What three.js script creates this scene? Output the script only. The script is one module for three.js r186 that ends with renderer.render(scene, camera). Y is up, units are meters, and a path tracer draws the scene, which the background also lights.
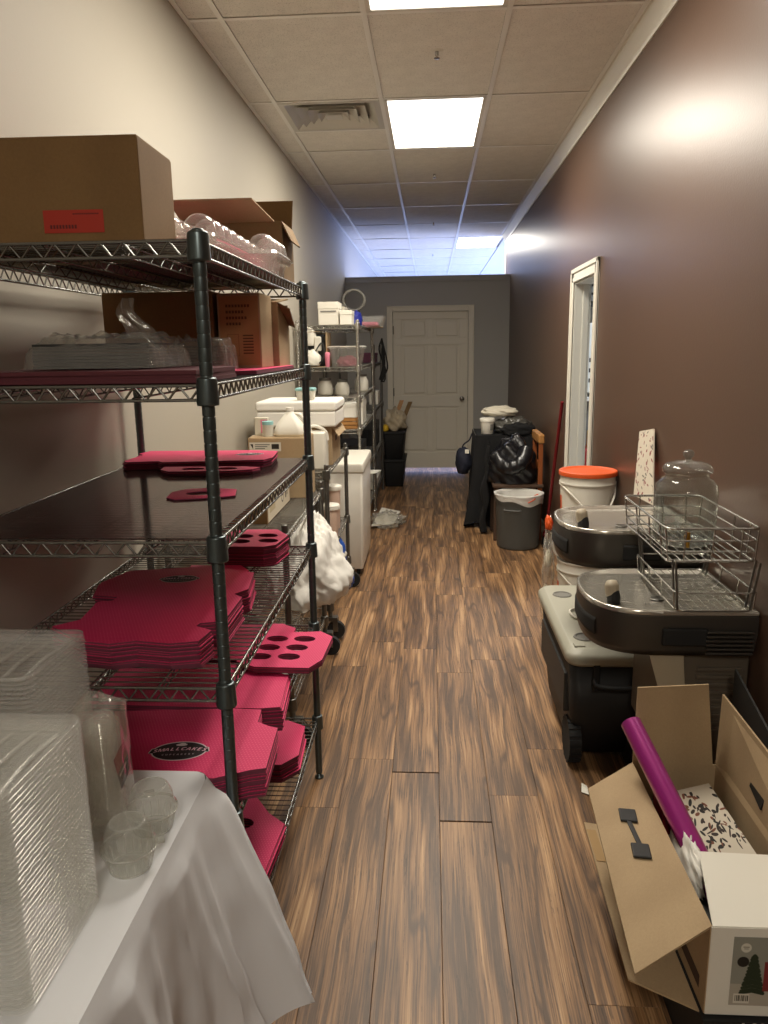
import * as THREE from 'three';
import { RoundedBoxGeometry } from 'three/addons/geometries/RoundedBoxGeometry.js';
import { mergeGeometries, mergeVertices } from 'three/addons/utils/BufferGeometryUtils.js';
import { ImprovedNoise } from 'three/addons/math/ImprovedNoise.js';
import { RectAreaLightUniformsLib } from 'three/addons/lights/RectAreaLightUniformsLib.js';

/* ------------------------------------------------------------ camera, sky, lights, exposure */
RectAreaLightUniformsLib.init();
const scene = new THREE.Scene();
const camera = new THREE.PerspectiveCamera(67.31, 768 / 1024, 0.02, 60);
camera.position.set(0, 1.57, 0);
camera.quaternion.setFromRotationMatrix(new THREE.Matrix4().makeBasis(
  new THREE.Vector3(0.99811498, -0.01442749, -0.05965183),
  new THREE.Vector3(0.00161856, 0.9778253, -0.20941599),
  new THREE.Vector3(0.06135041, 0.20892469, 0.97600543)));
camera.updateMatrixWorld(true);
const renderer = new THREE.WebGLRenderer({ antialias: true });
renderer.toneMapping = THREE.LinearToneMapping;
renderer.toneMappingExposure = 1.3;
renderer.shadowMap.enabled = true;
const SKY = new THREE.Color().setRGB(0.7, 1.0, 1.7);
scene.background = SKY;
const LAMP = new THREE.Color().setRGB(1, 0.92, 0.78);       // ceiling troffers, slightly warm
const LAMP_NITS = 21, LAMP_GLOW = 3.2;
const DAY = new THREE.Color().setRGB(0.3, 0.43, 1);        // daylight at the shop window
const DAY_NITS = 8;
function area(color, nits, w, h, p, target) {
  const l = new THREE.RectAreaLight(color, nits, w, h);
  l.position.set(...p); l.lookAt(...target); l.castShadow = true; scene.add(l); return l;
}
area(DAY, DAY_NITS, 5.6, 2.5, [3.86, 1.45, -13.6], [0, 1.45, -13.6]);        // shop window beyond the partition

/* ------------------------------------------------------------ helpers */
let seed = 7;
const rnd = () => { seed = (seed * 1664525 + 1013904223) >>> 0; return seed / 4294967296; };
const rr = (a, b) => a + (b - a) * rnd();
const noise = new ImprovedNoise();
const V = (x, y, z) => new THREE.Vector3(x, y, z);
const used = new Map();
function numbered(n) { const k = used.get(n) || 0; used.set(n, k + 1); return k ? n + '_' + String(k).padStart(3, '0') : n; }
const nonIdx = g => (g.index ? g.toNonIndexed() : g);
function merge(list) {
  list = list.flat(3).map(nonIdx);
  for (const g of list) for (const k of Object.keys(g.attributes)) if (!['position', 'normal', 'uv'].includes(k)) g.deleteAttribute(k);
  return list.length === 1 ? list[0] : mergeGeometries(list);
}
function mesh(name, geo, mat, parent) {
  const m = new THREE.Mesh(Array.isArray(geo) ? merge(geo) : geo, mat);
  m.name = name; m.castShadow = m.receiveShadow = true; if (parent) parent.add(m); return m;
}
function thing(name, label, category, pos = [0, 0, 0], turn = 0, group) {
  const o = new THREE.Group(); o.name = numbered(name); o.position.set(...pos); o.rotation.y = turn;
  o.userData = { label, category }; if (group) o.userData.group = group; scene.add(o); return o;
}
function one(name, label, category, geo, mat, pos, turn, group) {       // a thing that is one mesh
  const m = mesh(numbered(name), geo, mat, scene); m.userData = { label, category };
  if (group) m.userData.group = group; if (pos) m.position.set(...pos); if (turn) m.rotation.y = turn; return m;
}
function copy(o, pos, turn, label) {
  const c = o.clone(); c.name = numbered(o.name.replace(/_\d{3}$/, '')); c.userData = { ...o.userData };
  if (label) c.userData.label = label; c.position.set(...pos); c.rotation.y = turn || 0; scene.add(c); return c;
}
function struct(name, parent = scene) { const g = new THREE.Group(); g.name = name; g.userData = { kind: 'structure' }; parent.add(g); return g; }
function smesh(name, geo, mat) { const m = mesh(name, geo, mat, scene); m.userData = { kind: 'structure' }; return m; }
// box from min and max corners, uv in metres
function uvBox(g) {
  g = nonIdx(g); const p = g.attributes.position, n = g.attributes.normal, uv = new Float32Array(p.count * 2);
  for (let i = 0; i < p.count; i++) {
    const a = Math.abs(n.getX(i)), b = Math.abs(n.getY(i)), c = Math.abs(n.getZ(i));
    const [u, v] = a >= b && a >= c ? [p.getZ(i), p.getY(i)] : b >= c ? [p.getX(i), p.getZ(i)] : [p.getX(i), p.getY(i)];
    uv[2 * i] = u; uv[2 * i + 1] = v;
  }
  g.setAttribute('uv', new THREE.BufferAttribute(uv, 2)); return g;
}
const bx = (x0, x1, y0, y1, z0, z1) => uvBox(new THREE.BoxGeometry(Math.abs(x1 - x0), Math.abs(y1 - y0), Math.abs(z1 - z0)).translate((x0 + x1) / 2, (y0 + y1) / 2, (z0 + z1) / 2));
const rbx = (x0, x1, y0, y1, z0, z1, r = 0.004, s = 2) => uvBox(new RoundedBoxGeometry(Math.abs(x1 - x0), Math.abs(y1 - y0), Math.abs(z1 - z0), s, r).translate((x0 + x1) / 2, (y0 + y1) / 2, (z0 + z1) / 2));
const cyl = (r0, r1, h, seg = 20, open = false) => new THREE.CylinderGeometry(r1, r0, h, seg, 1, open).translate(0, h / 2, 0);   // r0 at the base
function bar(a, b, r, seg = 5, r2 = r, open = true) {
  a = Array.isArray(a) ? V(...a) : a; b = Array.isArray(b) ? V(...b) : b;
  const d = b.clone().sub(a), g = new THREE.CylinderGeometry(r2, r, d.length(), seg, 1, open);
  g.applyQuaternion(new THREE.Quaternion().setFromUnitVectors(V(0, 1, 0), d.clone().normalize()));
  return g.translate((a.x + b.x) / 2, (a.y + b.y) / 2, (a.z + b.z) / 2);
}
const tube = (pts, r, n = 24, seg = 6, closed = false, tension = 0.5) => new THREE.TubeGeometry(new THREE.CatmullRomCurve3(pts.map(p => V(...p)), closed, 'catmullrom', tension), n, r, seg, closed);
const lathe = (pts, seg = 28) => new THREE.LatheGeometry(pts.map(p => new THREE.Vector2(...p)), seg);
// polygon in x,z raised from y0 by h
function flat(poly, y0, h, holes = [], bevel = 0) {
  const s = new THREE.Shape(poly.map(([x, z]) => new THREE.Vector2(x, -z)));
  for (const o of holes) s.holes.push(new THREE.Path(o.map(([x, z]) => new THREE.Vector2(x, -z))));
  const g = new THREE.ExtrudeGeometry(s, { depth: h, bevelEnabled: bevel > 0, bevelSize: bevel, bevelThickness: bevel, bevelOffset: -bevel, bevelSegments: 1, curveSegments: 10 });
  return g.rotateX(-Math.PI / 2).translate(0, y0, 0);
}
const ring = (cx, cz, rx, rz, n = 18, t0 = 0) => Array.from({ length: n }, (_, i) => [cx + rx * Math.cos(i / n * 6.2832 + t0), cz + rz * Math.sin(i / n * 6.2832 + t0)]);
// thin board from four corners
function slab(p, t = 0.004) {
  const q = p.map(a => V(...a)), n = q[1].clone().sub(q[0]).cross(q[3].clone().sub(q[0])).normalize().multiplyScalar(t / 2);
  const A = q.map(v => v.clone().add(n)), B = q.map(v => v.clone().sub(n)), pos = [], uv = [];
  const w = q[0].distanceTo(q[1]), h = q[0].distanceTo(q[3]);
  const quad = (a, b, c, d, W = w, H = h) => { for (const [v, u1, u2] of [[a, 0, 0], [b, W, 0], [c, W, H], [a, 0, 0], [c, W, H], [d, 0, H]]) { pos.push(v.x, v.y, v.z); uv.push(u1, u2); } };
  quad(A[0], A[1], A[2], A[3]); quad(B[3], B[2], B[1], B[0]);
  for (let i = 0; i < 4; i++) { const j = (i + 1) % 4; quad(B[i], B[j], A[j], A[i], w, t); }
  const g = new THREE.BufferGeometry(); g.setAttribute('position', new THREE.Float32BufferAttribute(pos, 3)); g.setAttribute('uv', new THREE.Float32BufferAttribute(uv, 2)); g.computeVertexNormals(); return g;
}
// soft lump: deformed ellipsoid with a flattened base resting at y = 0
function lump(rx, ry, rz, amp = 0.15, freq = 2.5, sd = 0, fine = 0, seg = 40, flatten = 0.55) {
  let g = mergeVertices(new THREE.SphereGeometry(1, seg, Math.round(seg * 0.7)).deleteAttribute('normal').deleteAttribute('uv'));
  const p = g.attributes.position;
  for (let i = 0; i < p.count; i++) {
    let v = V(p.getX(i), p.getY(i), p.getZ(i));
    let k = 1 + amp * noise.noise(v.x * freq + sd, v.y * freq + 3.1 * sd, v.z * freq) + fine * Math.abs(noise.noise(v.x * 7 + sd, v.y * 7, v.z * 7 + sd)) - fine * 0.5;
    let y = v.y * k; if (y < -flatten) y = -flatten - 0.02 * (y + flatten);
    p.setXYZ(i, v.x * k * rx, (y + flatten) * ry, v.z * k * rz);
  }
  g.computeVertexNormals(); const uv = new Float32Array(p.count * 2); for (let i = 0; i < p.count; i++) { uv[2 * i] = p.getX(i); uv[2 * i + 1] = p.getY(i) + p.getZ(i); }
  g.setAttribute('uv', new THREE.BufferAttribute(uv, 2)); return g;
}
// parametric grid, f(u,v) -> [x,y,z]
function grid(f, nu, nv, scaleU = 1, scaleV = 1) {
  const pos = [], uv = [], idx = [];
  for (let j = 0; j <= nv; j++) for (let i = 0; i <= nu; i++) { pos.push(...f(i / nu, j / nv)); uv.push(i / nu * scaleU, j / nv * scaleV); }
  for (let j = 0; j < nv; j++) for (let i = 0; i < nu; i++) { const a = j * (nu + 1) + i, b = a + 1, c = a + nu + 1, d = c + 1; idx.push(a, b, d, a, d, c); }
  const g = new THREE.BufferGeometry(); g.setAttribute('position', new THREE.Float32BufferAttribute(pos, 3)); g.setAttribute('uv', new THREE.Float32BufferAttribute(uv, 2)); g.setIndex(idx); g.computeVertexNormals(); return g;
}
// rounded rectangle ring in x,z and loft of such rings [hx,hz,r,y]
function rrect(hx, hz, r, n = 5) {
  const o = [];
  for (const [sx, sz, a0] of [[1, 1, 0], [-1, 1, 1], [-1, -1, 2], [1, -1, 3]]) for (let i = 0; i <= n; i++) { const a = (a0 + i / n) * Math.PI / 2; o.push([sx * (hx - r) + r * Math.cos(a), sz * (hz - r) + r * Math.sin(a)]); }
  return o;
}
function loft(rings, capBottom = false, capTop = false, n = 5) {
  const R = rings.map(([hx, hz, r, y, ox = 0, oz = 0]) => rrect(hx, hz, r, n).map(([x, z]) => [x + ox, y, z + oz])), pos = [], uv = [], idx = [], m = R[0].length;
  R.forEach((q, j) => q.forEach((p, i) => { pos.push(...p); uv.push(p[0], p[1] + p[2]); }));
  for (let j = 0; j < R.length - 1; j++) for (let i = 0; i < m; i++) { const a = j * m + i, b = j * m + (i + 1) % m, c = a + m, d = b + m; idx.push(a, c, b, b, c, d); }
  const cap = (j, up) => { const q = R[j], c0 = pos.length / 3; const cx = q.reduce((s, p) => s + p[0], 0) / m, cz = q.reduce((s, p) => s + p[2], 0) / m; pos.push(cx, q[0][1], cz); uv.push(cx, cz); for (let i = 0; i < m; i++) { const a = j * m + i, b = j * m + (i + 1) % m; up ? idx.push(c0, b, a) : idx.push(c0, a, b); } };
  if (capBottom) cap(0, false); if (capTop) cap(R.length - 1, true);
  let g = new THREE.BufferGeometry(); g.setAttribute('position', new THREE.Float32BufferAttribute(pos, 3)); g.setAttribute('uv', new THREE.Float32BufferAttribute(uv, 2)); g.setIndex(idx);
  g.computeVertexNormals(); return g;
}

/* ------------------------------------------------------------ textures */
const hash = (x, y, s) => { let h = Math.imul(x, 374761393) ^ Math.imul(y, 668265263) ^ Math.imul(s, 2147483647 ^ 0x5bd1e995); h = Math.imul(h ^ (h >>> 13), 1274126177); return ((h ^ (h >>> 16)) >>> 0) / 4294967296; };
function vn(x, y, s) { const xi = Math.floor(x), yi = Math.floor(y), fx = x - xi, fy = y - yi, u = fx * fx * (3 - 2 * fx), v = fy * fy * (3 - 2 * fy); const a = hash(xi, yi, s), b = hash(xi + 1, yi, s), c = hash(xi, yi + 1, s), d = hash(xi + 1, yi + 1, s); return a + (b - a) * u + (c - a) * v + (a - b - c + d) * u * v; }
function dataTex(w, h, f, srgb = true, repeat) {
  const d = new Uint8Array(w * h * 4);
  for (let y = 0; y < h; y++) for (let x = 0; x < w; x++) { const c = f(x, y), i = 4 * (y * w + x); d[i] = c[0]; d[i + 1] = c[1]; d[i + 2] = c[2]; d[i + 3] = 255; }
  const t = new THREE.DataTexture(d, w, h); t.magFilter = THREE.LinearFilter; t.minFilter = THREE.LinearMipmapLinearFilter; t.generateMipmaps = true; t.wrapS = t.wrapT = THREE.RepeatWrapping;
  if (srgb) t.colorSpace = THREE.SRGBColorSpace; if (repeat) t.repeat.set(...repeat); t.needsUpdate = true; return t;
}
function canvasTex(w, h, draw, repeat) {
  const c = document.createElement('canvas'); c.width = w; c.height = h; const x = c.getContext('2d'); draw(x, w, h);
  const t = new THREE.CanvasTexture(c); t.colorSpace = THREE.SRGBColorSpace; t.wrapS = t.wrapT = THREE.RepeatWrapping; if (repeat) t.repeat.set(...repeat); return t;
}
const cl = (v, a = 0, b = 1) => Math.min(b, Math.max(a, v));
const mixc = (a, b, t) => a.map((v, i) => v + (b[i] - v) * t);
// eight different planks side by side, grain along v
const LANES = 8;
const plankTex = dataTex(1024, 2048, (x, y) => {
  const lane = Math.floor(x / 128), u = (x % 128) / 128, v = y / 2048, s = lane * 17 + 3;
  const wob = (vn(v * 3, lane, s) - 0.5) * 0.14 + (vn(v * 8 + 9, lane, s + 1) - 0.5) * 0.035;
  const U = u + wob;
  const broad = vn(U * 5, v * 2.6, s + 2) * 0.6 + vn(U * 11, v * 5, s + 3) * 0.4;
  const streak = vn(U * 26, v * 4.5, s + 4), fine = vn(U * 70, v * 9, s + 5), hair = vn(u * 128, v * 60, s + 6);
  const hair2 = vn(u * 120 + wob * 40, v * 9, s + 7);
  let t = (broad - 0.16) * 1.12 + (streak - 0.5) * 0.34 + (fine - 0.5) * 0.36 + (hair - 0.5) * 0.12 + (hair2 - 0.5) * 0.46 + (hash(lane, 5, 9) - 0.5) * 0.16;
  const k = Math.max(0, 1 - Math.abs(vn(U * 6, v * 2.2, s + 8) - 0.5) * 14) * 0.4;   // dark veins
  t = cl(t - k);
  let c = t < 0.5 ? mixc([88, 65, 46], [148, 111, 75], t * 2) : mixc([148, 111, 75], [198, 160, 117], t * 2 - 1);
  const pore = fine < 0.2 && hair < 0.5 ? 0.8 : 1;
  return c.map(q => q * pore);
});
const mottleTex = (a, b, s, fx = 40, fy = 40, rep = [1, 1]) => dataTex(256, 256, (x, y) => { const t = vn(x / 256 * fx, y / 256 * fy, s) * 0.55 + vn(x, y, s + 1) * 0.3 + vn(x / 60, y / 60, s + 2) * 0.15; return mixc(a, b, t); }, true, rep);
const kraftTex = dataTex(256, 256, (x, y) => { const t = vn(x / 2, y / 3, 31) * 0.25 + vn(x * 0.9, y * 0.9, 32) * 0.3 + vn(x / 60, y / 60, 33) * 0.45; return mixc([160, 136, 104], [182, 158, 123], t); }, true, [3, 3]);
const tileTex = dataTex(256, 256, (x, y) => { const g = vn(x * 0.9, y * 0.9, 41), h = vn(x / 2.5, y / 2.5, 42), p = h < 0.24 && g < 0.6 ? 0.86 : 1; return mixc([222, 218, 210], [240, 236, 228], g * 0.6 + vn(x / 40, y / 40, 43) * 0.4).map(v => v * p); }, true, [3, 3]);
const tileBump = dataTex(256, 256, (x, y) => { const h = vn(x / 2.5, y / 2.5, 42); const v = h < 0.24 ? 40 : 200 + 50 * vn(x, y, 45); return [v, v, v]; }, false, [3, 3]);
const paintBump = dataTex(256, 256, (x, y) => { const v = 128 + 90 * (vn(x / 5, y / 5, 51) - 0.5) + 60 * (vn(x / 1.7, y / 1.7, 52) - 0.5); return [v, v, v]; }, false, [4, 4]);
const brushTex = dataTex(256, 256, (x, y) => { const v = 120 + 110 * (vn(x / 40, y * 0.9, 55) - 0.5); return [v, v, v]; }, false, [2, 2]);
const pinkTex = canvasTex(128, 128, (c, w, h) => {
  c.fillStyle = '#d32560'; c.fillRect(0, 0, w, h); c.fillStyle = '#e4587f';
  for (let i = 0; i < 8; i++) for (let j = 0; j < 8; j++) { c.beginPath(); c.arc(i * 16 + (j % 2) * 8 + 4, j * 16 + 8, 3.2, 0, 7); c.fill(); }
}, [16, 16]);
const logoTex = canvasTex(512, 320, (c, w, h) => {
  c.fillStyle = '#d32560'; c.fillRect(0, 0, w, h);
  const el = (rx, ry, f) => { c.fillStyle = f; c.beginPath(); c.ellipse(256, 160, rx, ry, 0, 0, 7); c.fill(); };
  const ban = (g, f) => { c.fillStyle = f; c.beginPath(); c.moveTo(6 - g + 10, 190 + g); c.quadraticCurveTo(256, 120 + g, 506 + g - 10, 190 + g); c.lineTo(490 + g - 10, 122 - g); c.quadraticCurveTo(256, 66 - g, 22 - g + 10, 122 - g); c.fill(); };
  el(224, 150, '#d8cfd0'); ban(8, '#d8cfd0'); el(212, 138, '#231418'); ban(0, '#231418');
  c.fillStyle = '#cfc4c4'; c.beginPath(); c.ellipse(256, 62, 46, 20, 0, 0, 7); c.fill(); c.beginPath(); c.ellipse(262, 48, 26, 16, 0, 0, 7); c.fill();
  c.fillStyle = '#e9b9c6'; c.font = 'bold italic 64px sans-serif'; c.textAlign = 'center'; c.textBaseline = 'middle';
  const word = 'SMALLCAKES'; for (let i = 0; i < word.length; i++) { const q = (i - 4.5) / 4.5; c.save(); c.translate(256 + q * 196, 128 + q * q * 22); c.rotate(q * 0.18); c.fillText(word[i], 0, 0); c.restore(); }
  c.fillStyle = '#bfb0b4'; c.font = 'bold 30px sans-serif'; const w2 = 'CUPCAKERY'; for (let i = 0; i < 9; i++) c.fillText(w2[i], 256 + (i - 4) * 30, 214);
});

/* ------------------------------------------------------------ materials */
const std = (color, roughness = 0.7, metalness = 0, o = {}) => new THREE.MeshStandardMaterial({ color, roughness, metalness, side: THREE.DoubleSide, ...o });
const phy = (color, roughness, o) => new THREE.MeshPhysicalMaterial({ color, roughness, side: THREE.DoubleSide, ...o });
const M = {
  plank: std(0xffffff, 0.42, 0, { map: plankTex, bumpMap: plankTex, bumpScale: 0.0006 }),
  subfloor: std(0x17100b, 0.9), slabFloor: std(0xe4e1da, 0.45),
  wallCream: std(0xaea799, 0.6, 0, { bumpMap: paintBump, bumpScale: 0.0005 }),
  wallBrown: std(0x5a4437, 0.37, 0, { bumpMap: paintBump, bumpScale: 0.0004 }),
  wallGrey: std(0xa9a7a2, 0.6, 0, { bumpMap: paintBump, bumpScale: 0.0005 }),
  wallWhite: std(0xdedcd6, 0.6),
  trim: std(0xd9d5c9, 0.45), doorPaint: std(0xddd6c6, 0.45), jamb: std(0xc9c8c0, 0.5),
  tile: std(0xffffff, 0.9, 0, { map: tileTex, bumpMap: tileBump, bumpScale: 0.0012 }), tbar: std(0xf0eee8, 0.3), void: std(0x2a2724, 0.95),
  glow: new THREE.MeshStandardMaterial({ color: 0xf4f1e8, roughness: 0.5, emissive: new THREE.Color().setRGB(1, 0.97, 0.9), emissiveIntensity: LAMP_GLOW }),
  fixture: std(0xe2ded4, 0.45), vent: std(0xcac6bd, 0.35, 0.2), ventDark: std(0xc4c0b7, 0.5),
  post: std(0x5f696b, 0.32, 0.8), wire: std(0x8f8f8b, 0.26, 0.95), chrome: std(0xb9b8b2, 0.24, 0.95), chromeDark: std(0x73716c, 0.35, 0.9), foot: std(0x151515, 0.6),
  kraft: std(0xffffff, 0.82, 0, { map: kraftTex }), kraftDark: std(0xcbb89a, 0.85, 0, { map: kraftTex }), kraftGrey: std(0xb4a68e, 0.85, 0, { map: kraftTex }),
  pink: std(0xffffff, 0.62, 0, { map: pinkTex }), pinkEdge: std(0x74364a, 0.85), logo: std(0xffffff, 0.7, 0, { map: logoTex }), maroon: std(0x5e2630, 0.7),
  clear: phy(0xeeeeea, 0.09, { transmission: 0.86, thickness: 0, ior: 1.45 }),
  nest: phy(0xfafaf8, 0.12, { transmission: 0.82, thickness: 0, ior: 1.45 }),
  film: phy(0xf2f0ea, 0.1, { transmission: 0.85, thickness: 0, ior: 1.4 }),
  liner: phy(0xe8e6e0, 0.45, { transmission: 0.2, thickness: 0 }),
  milky: phy(0xe6e2d6, 0.4, { transmission: 0.35, thickness: 0 }),
  glass: phy(0xe2e5e2, 0.03, { transmission: 0.94, thickness: 0, ior: 1.5 }),
  cloth: std(0xdcdde0, 0.9, 0), 
  white: std(0xe2ded2, 0.5), whiteShiny: std(0xe6e2d8, 0.3), offwhite: std(0xcfc8b6, 0.7), foam: std(0xe9e6de, 0.85),
  black: std(0x111112, 0.75), blackCloth: std(0x0d0d0f, 0.9), blackGloss: std(0x16161a, 0.28), navy: std(0x14182a, 0.8), darkGrey: std(0x2b2b2a, 0.55), greyCan: std(0x4a4a47, 0.5),
  steel: std(0xc4bfb4, 0.42, 0.72, { roughnessMap: brushTex }), fount: std(0x4c4843, 0.42, 0.55), fountCab: std(0x6a6054, 0.5, 0.3), rubber: std(0x1a1a1a, 0.8),
  mouth: std(0xa79b86, 0.55), coolerLid: std(0xa8a697, 0.5), coolerBody: std(0x201f1f, 0.6), orange: std(0xd8561d, 0.5), red: std(0x74121c, 0.4), wood: std(0x8a4a22, 0.45), woodPale: std(0xa8763e, 0.55),
  teal: std(0x8fc3c4, 0.5), blue: std(0x1f55b5, 0.5), royal: std(0x1f2a8c, 0.6), yellow: std(0xd8b02c, 0.6), pinkSoft: std(0xd67c92, 0.7), peach: std(0xdcc0ae, 0.6), beige: std(0xb5a68c, 0.8), grey: std(0x77756f, 0.7), brownDark: std(0x4a3526, 0.8),
  purple: phy(0xa62f86, 0.28, { metalness: 0.35, clearcoat: 1, clearcoatRoughness: 0.2 }), bracket: std(0x191a1b, 0.5),
};
const box6 = (x0, x1, y0, y1, z0, z1) => bx(x0, x1, y0, y1, z0, z1);

/* ============================================================ STRUCTURE */
const WL = -1.05, WR = 0.96, ZB = -9.78, HC = 2.95, ZN = 4.4, ZF = -17.2;
// floor
{
  const f = struct('floor');
  mesh('subfloor', bx(WL - 0.12, 4, -0.12, -0.012, ZF - 0.3, ZN), M.subfloor, f);
  const W = 0.1755, L = 1.22, gap = 0.0007, geos = [];
  for (let lane = 0; lane < LANES; lane++) for (let fl = 0; fl < 2; fl++) {
    const g = nonIdx(new RoundedBoxGeometry(W - gap, 0.012, L - gap, 1, 0.0012)), p = g.attributes.position, uv = [];
    for (let i = 0; i < p.count; i++) { let u = p.getX(i) / W + 0.5, v = p.getZ(i) / L + 0.5; if (fl) { u = 1 - u; v = 1 - v; } uv.push((lane + 0.01 + 0.98 * u) / LANES, v); }
    g.setAttribute('uv', new THREE.Float32BufferAttribute(uv, 2)); geos.push(g);
  }
  for (let k = -7; k <= 5; k++) {
    let x0 = 0.027 + k * 0.176, x1 = x0 + 0.176; x0 = Math.max(x0, WL); x1 = Math.min(x1, WR); if (x1 - x0 < 0.01) continue;
    const shut = { '-1': -2.633, 0: -2.331 }[k];
    let z = shut !== undefined ? shut - L * 9 : -14 + ((k * 0.73 + 20) % 1) * L - L * 0.3;
    for (; z < ZN - 0.1; z += L) {
      let a = z, b = Math.min(z + L, ZN); if (b < ZB - 0.3) continue;
      if (shut !== undefined && Math.abs(b - shut) < 0.01) b -= 0.007;
      const m = mesh('plank', geos[Math.floor(rnd() * geos.length)], M.plank, f);
      m.scale.set((x1 - x0 - gap) / (W - gap), 1, (b - a) / L); m.position.set((x0 + x1) / 2, -0.006, (a + b) / 2);
    }
  }
  mesh('floor_beyond', [bx(WL, 4, -0.012, -0.003, ZF, ZB - 0.32), bx(WR + 0.13, 4, -0.012, -0.003, ZB - 0.32, -3)], M.slabFloor, f);
}
// walls
smesh('wall_left', bx(WL - 0.12, WL, 0, HC + 0.1, ZF - 0.15, ZN), M.wallCream);
smesh('wall_rear', bx(WL, WR, 0, HC + 0.1, ZN, ZN + 0.12), M.wallCream);
const D0 = -4.70, D1 = -5.40, DH = 1.985, WT = 0.085;
smesh('wall_right', [bx(WR, WR + WT, 0, HC + 0.1, D0, ZN), bx(WR, WR + WT, 0, HC + 0.1, -10.35, D1), bx(WR, WR + WT, DH, HC + 0.1, D1, D0)], M.wallBrown);
smesh('trim_1', rbx(WR - 0.004, WR + WT + 0.004, 0, HC, -10.36, -10.44, 0.003), M.trim);
// partition with door
const PH = 2.40, BD0 = -0.475, BD1 = 0.46, BDH = 2.0;
smesh('wall_far', [bx(WL, BD0, 0, PH, ZB - 0.12, ZB), bx(BD1, WR, 0, PH, ZB - 0.12, ZB), bx(BD0, BD1, BDH, PH, ZB - 0.12, ZB)], M.wallGrey);
smesh('trim_2', [rbx(WL, WR, PH, PH + 0.02, ZB - 0.13, ZB + 0.012, 0.004), rbx(WL, WR, PH - 0.05, PH, ZB, ZB + 0.01, 0.003)], M.wallGrey);
{
  const t = [];                                        // casing of the far door
  for (const [x0, x1, y0, y1] of [[BD0 - 0.07, BD0, 0, BDH + 0.07], [BD1, BD1 + 0.07, 0, BDH + 0.07], [BD0, BD1, BDH, BDH + 0.07]]) { t.push(rbx(x0, x1, y0, y1, ZB, ZB + 0.014, 0.004)); }
  t.push(rbx(BD0 - 0.07, BD0 - 0.05, 0, BDH + 0.07, ZB, ZB + 0.022, 0.004), rbx(BD1 + 0.05, BD1 + 0.07, 0, BDH + 0.07, ZB, ZB + 0.022, 0.004), rbx(BD0 - 0.07, BD1 + 0.07, BDH + 0.05, BDH + 0.07, ZB, ZB + 0.022, 0.004));
  t.push(bx(BD0, BD0 + 0.025, 0, BDH, ZB - 0.075, ZB - 0.05), bx(BD1 - 0.025, BD1, 0, BDH, ZB - 0.075, ZB - 0.05), bx(BD0, BD1, BDH - 0.025, BDH, ZB - 0.075, ZB - 0.05));
  smesh('trim_3', t, M.doorPaint);
  const d = struct('door_1'), zf = ZB - 0.012, y0 = 0.055, y1 = BDH - 0.004, x0 = BD0 + 0.004, x1 = BD1 - 0.004, w = x1 - x0, h = y1 - y0;
  mesh('door_slab', bx(x0, x1, y0, y1, zf - 0.04, zf - 0.018), M.doorPaint, d);
  const cx = [0.115, 0.455, 0.545, 0.885].map(q => x0 + w * q), ry = [0.105, 0.40, 0.475, 0.795, 0.835, 0.955].map(q => y0 + h * q).map((v, i) => v);
  const rails = [[x0, x1, y0, ry[0]], [x0, x1, ry[1], ry[2]], [x0, x1, ry[3], ry[4]], [x0, x1, ry[5], y1]];
  for (const r of rails) mesh('rail', rbx(r[0], r[1], r[2], r[3], zf - 0.02, zf, 0.004), M.doorPaint, d);
  for (const [a, b] of [[0, 1], [2, 3], [4, 5]]) {
    for (const [u, v] of [[x0, cx[0]], [cx[1], cx[2]], [cx[3], x1]]) mesh('stile', rbx(u, v, ry[a], ry[b], zf - 0.02, zf, 0.004), M.doorPaint, d);
    for (const i of [0, 2]) mesh('panel', rbx(cx[i] + 0.028, cx[i + 1] - 0.028, ry[a] + 0.028, ry[b] - 0.028, zf - 0.02, zf - 0.001, 0.007), M.doorPaint, d);
  }
  const knob = mesh('door_knob', [lathe([[0, 0], [0.03, 0], [0.03, 0.006], [0.012, 0.01], [0.012, 0.03], [0.026, 0.04], [0.03, 0.052], [0.022, 0.066], [0, 0.07]], 20).rotateX(Math.PI / 2).translate(x1 - 0.07, 0.93, zf)], M.chrome, d);
  knob.userData.label = 'round satin metal door knob';
  mesh('strike_plate', bx(x1 + 0.0, x1 + 0.012, 0.90, 0.96, zf - 0.01, zf + 0.002), M.chromeDark, d);
  for (const y of [0.25, 1.02, 1.78]) mesh('hinge', bar([x0 + 0.002, y - 0.05, zf + 0.006], [x0 + 0.002, y + 0.05, zf + 0.006], 0.008, 8), M.chromeDark, d);
}
// right doorway trim and jamb
smesh('door_2', [bx(WR - 0.002, WR + WT + 0.02, 0, DH, D1 - 0.001, D1 + 0.022), bx(WR - 0.002, WR + WT + 0.02, 0, DH, D0 - 0.022, D0 + 0.001), bx(WR - 0.002, WR + WT + 0.02, DH - 0.022, DH + 0.001, D1, D0), rbx(WR + 0.05, WR + 0.09, 0, DH - 0.02, D1 + 0.02, D1 + 0.034, 0.003)], M.jamb);
{
  const t = [], c = 0.075;
  const leg = (za, zb) => { const s = Math.sign(zb - za); t.push(rbx(WR - 0.012, WR, 0, DH + c, za, zb, 0.003), rbx(WR - 0.02, WR, 0, DH + c, zb - s * 0.028, zb, 0.004), rbx(WR - 0.016, WR, 0, DH + 0.02, za, za + s * 0.014, 0.004)); };
  leg(D1 + 0.01, D1 - c); leg(D0 - 0.01, D0 + c);
  t.push(rbx(WR - 0.012, WR, DH - 0.01, DH + c, D1 - c, D0 + c, 0.003), rbx(WR - 0.02, WR, DH + c - 0.028, DH + c, D1 - c, D0 + c, 0.004), rbx(WR - 0.016, WR, DH - 0.01, DH + 0.006, D1, D0, 0.004));
  smesh('trim_4', t, M.trim);
}
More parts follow.
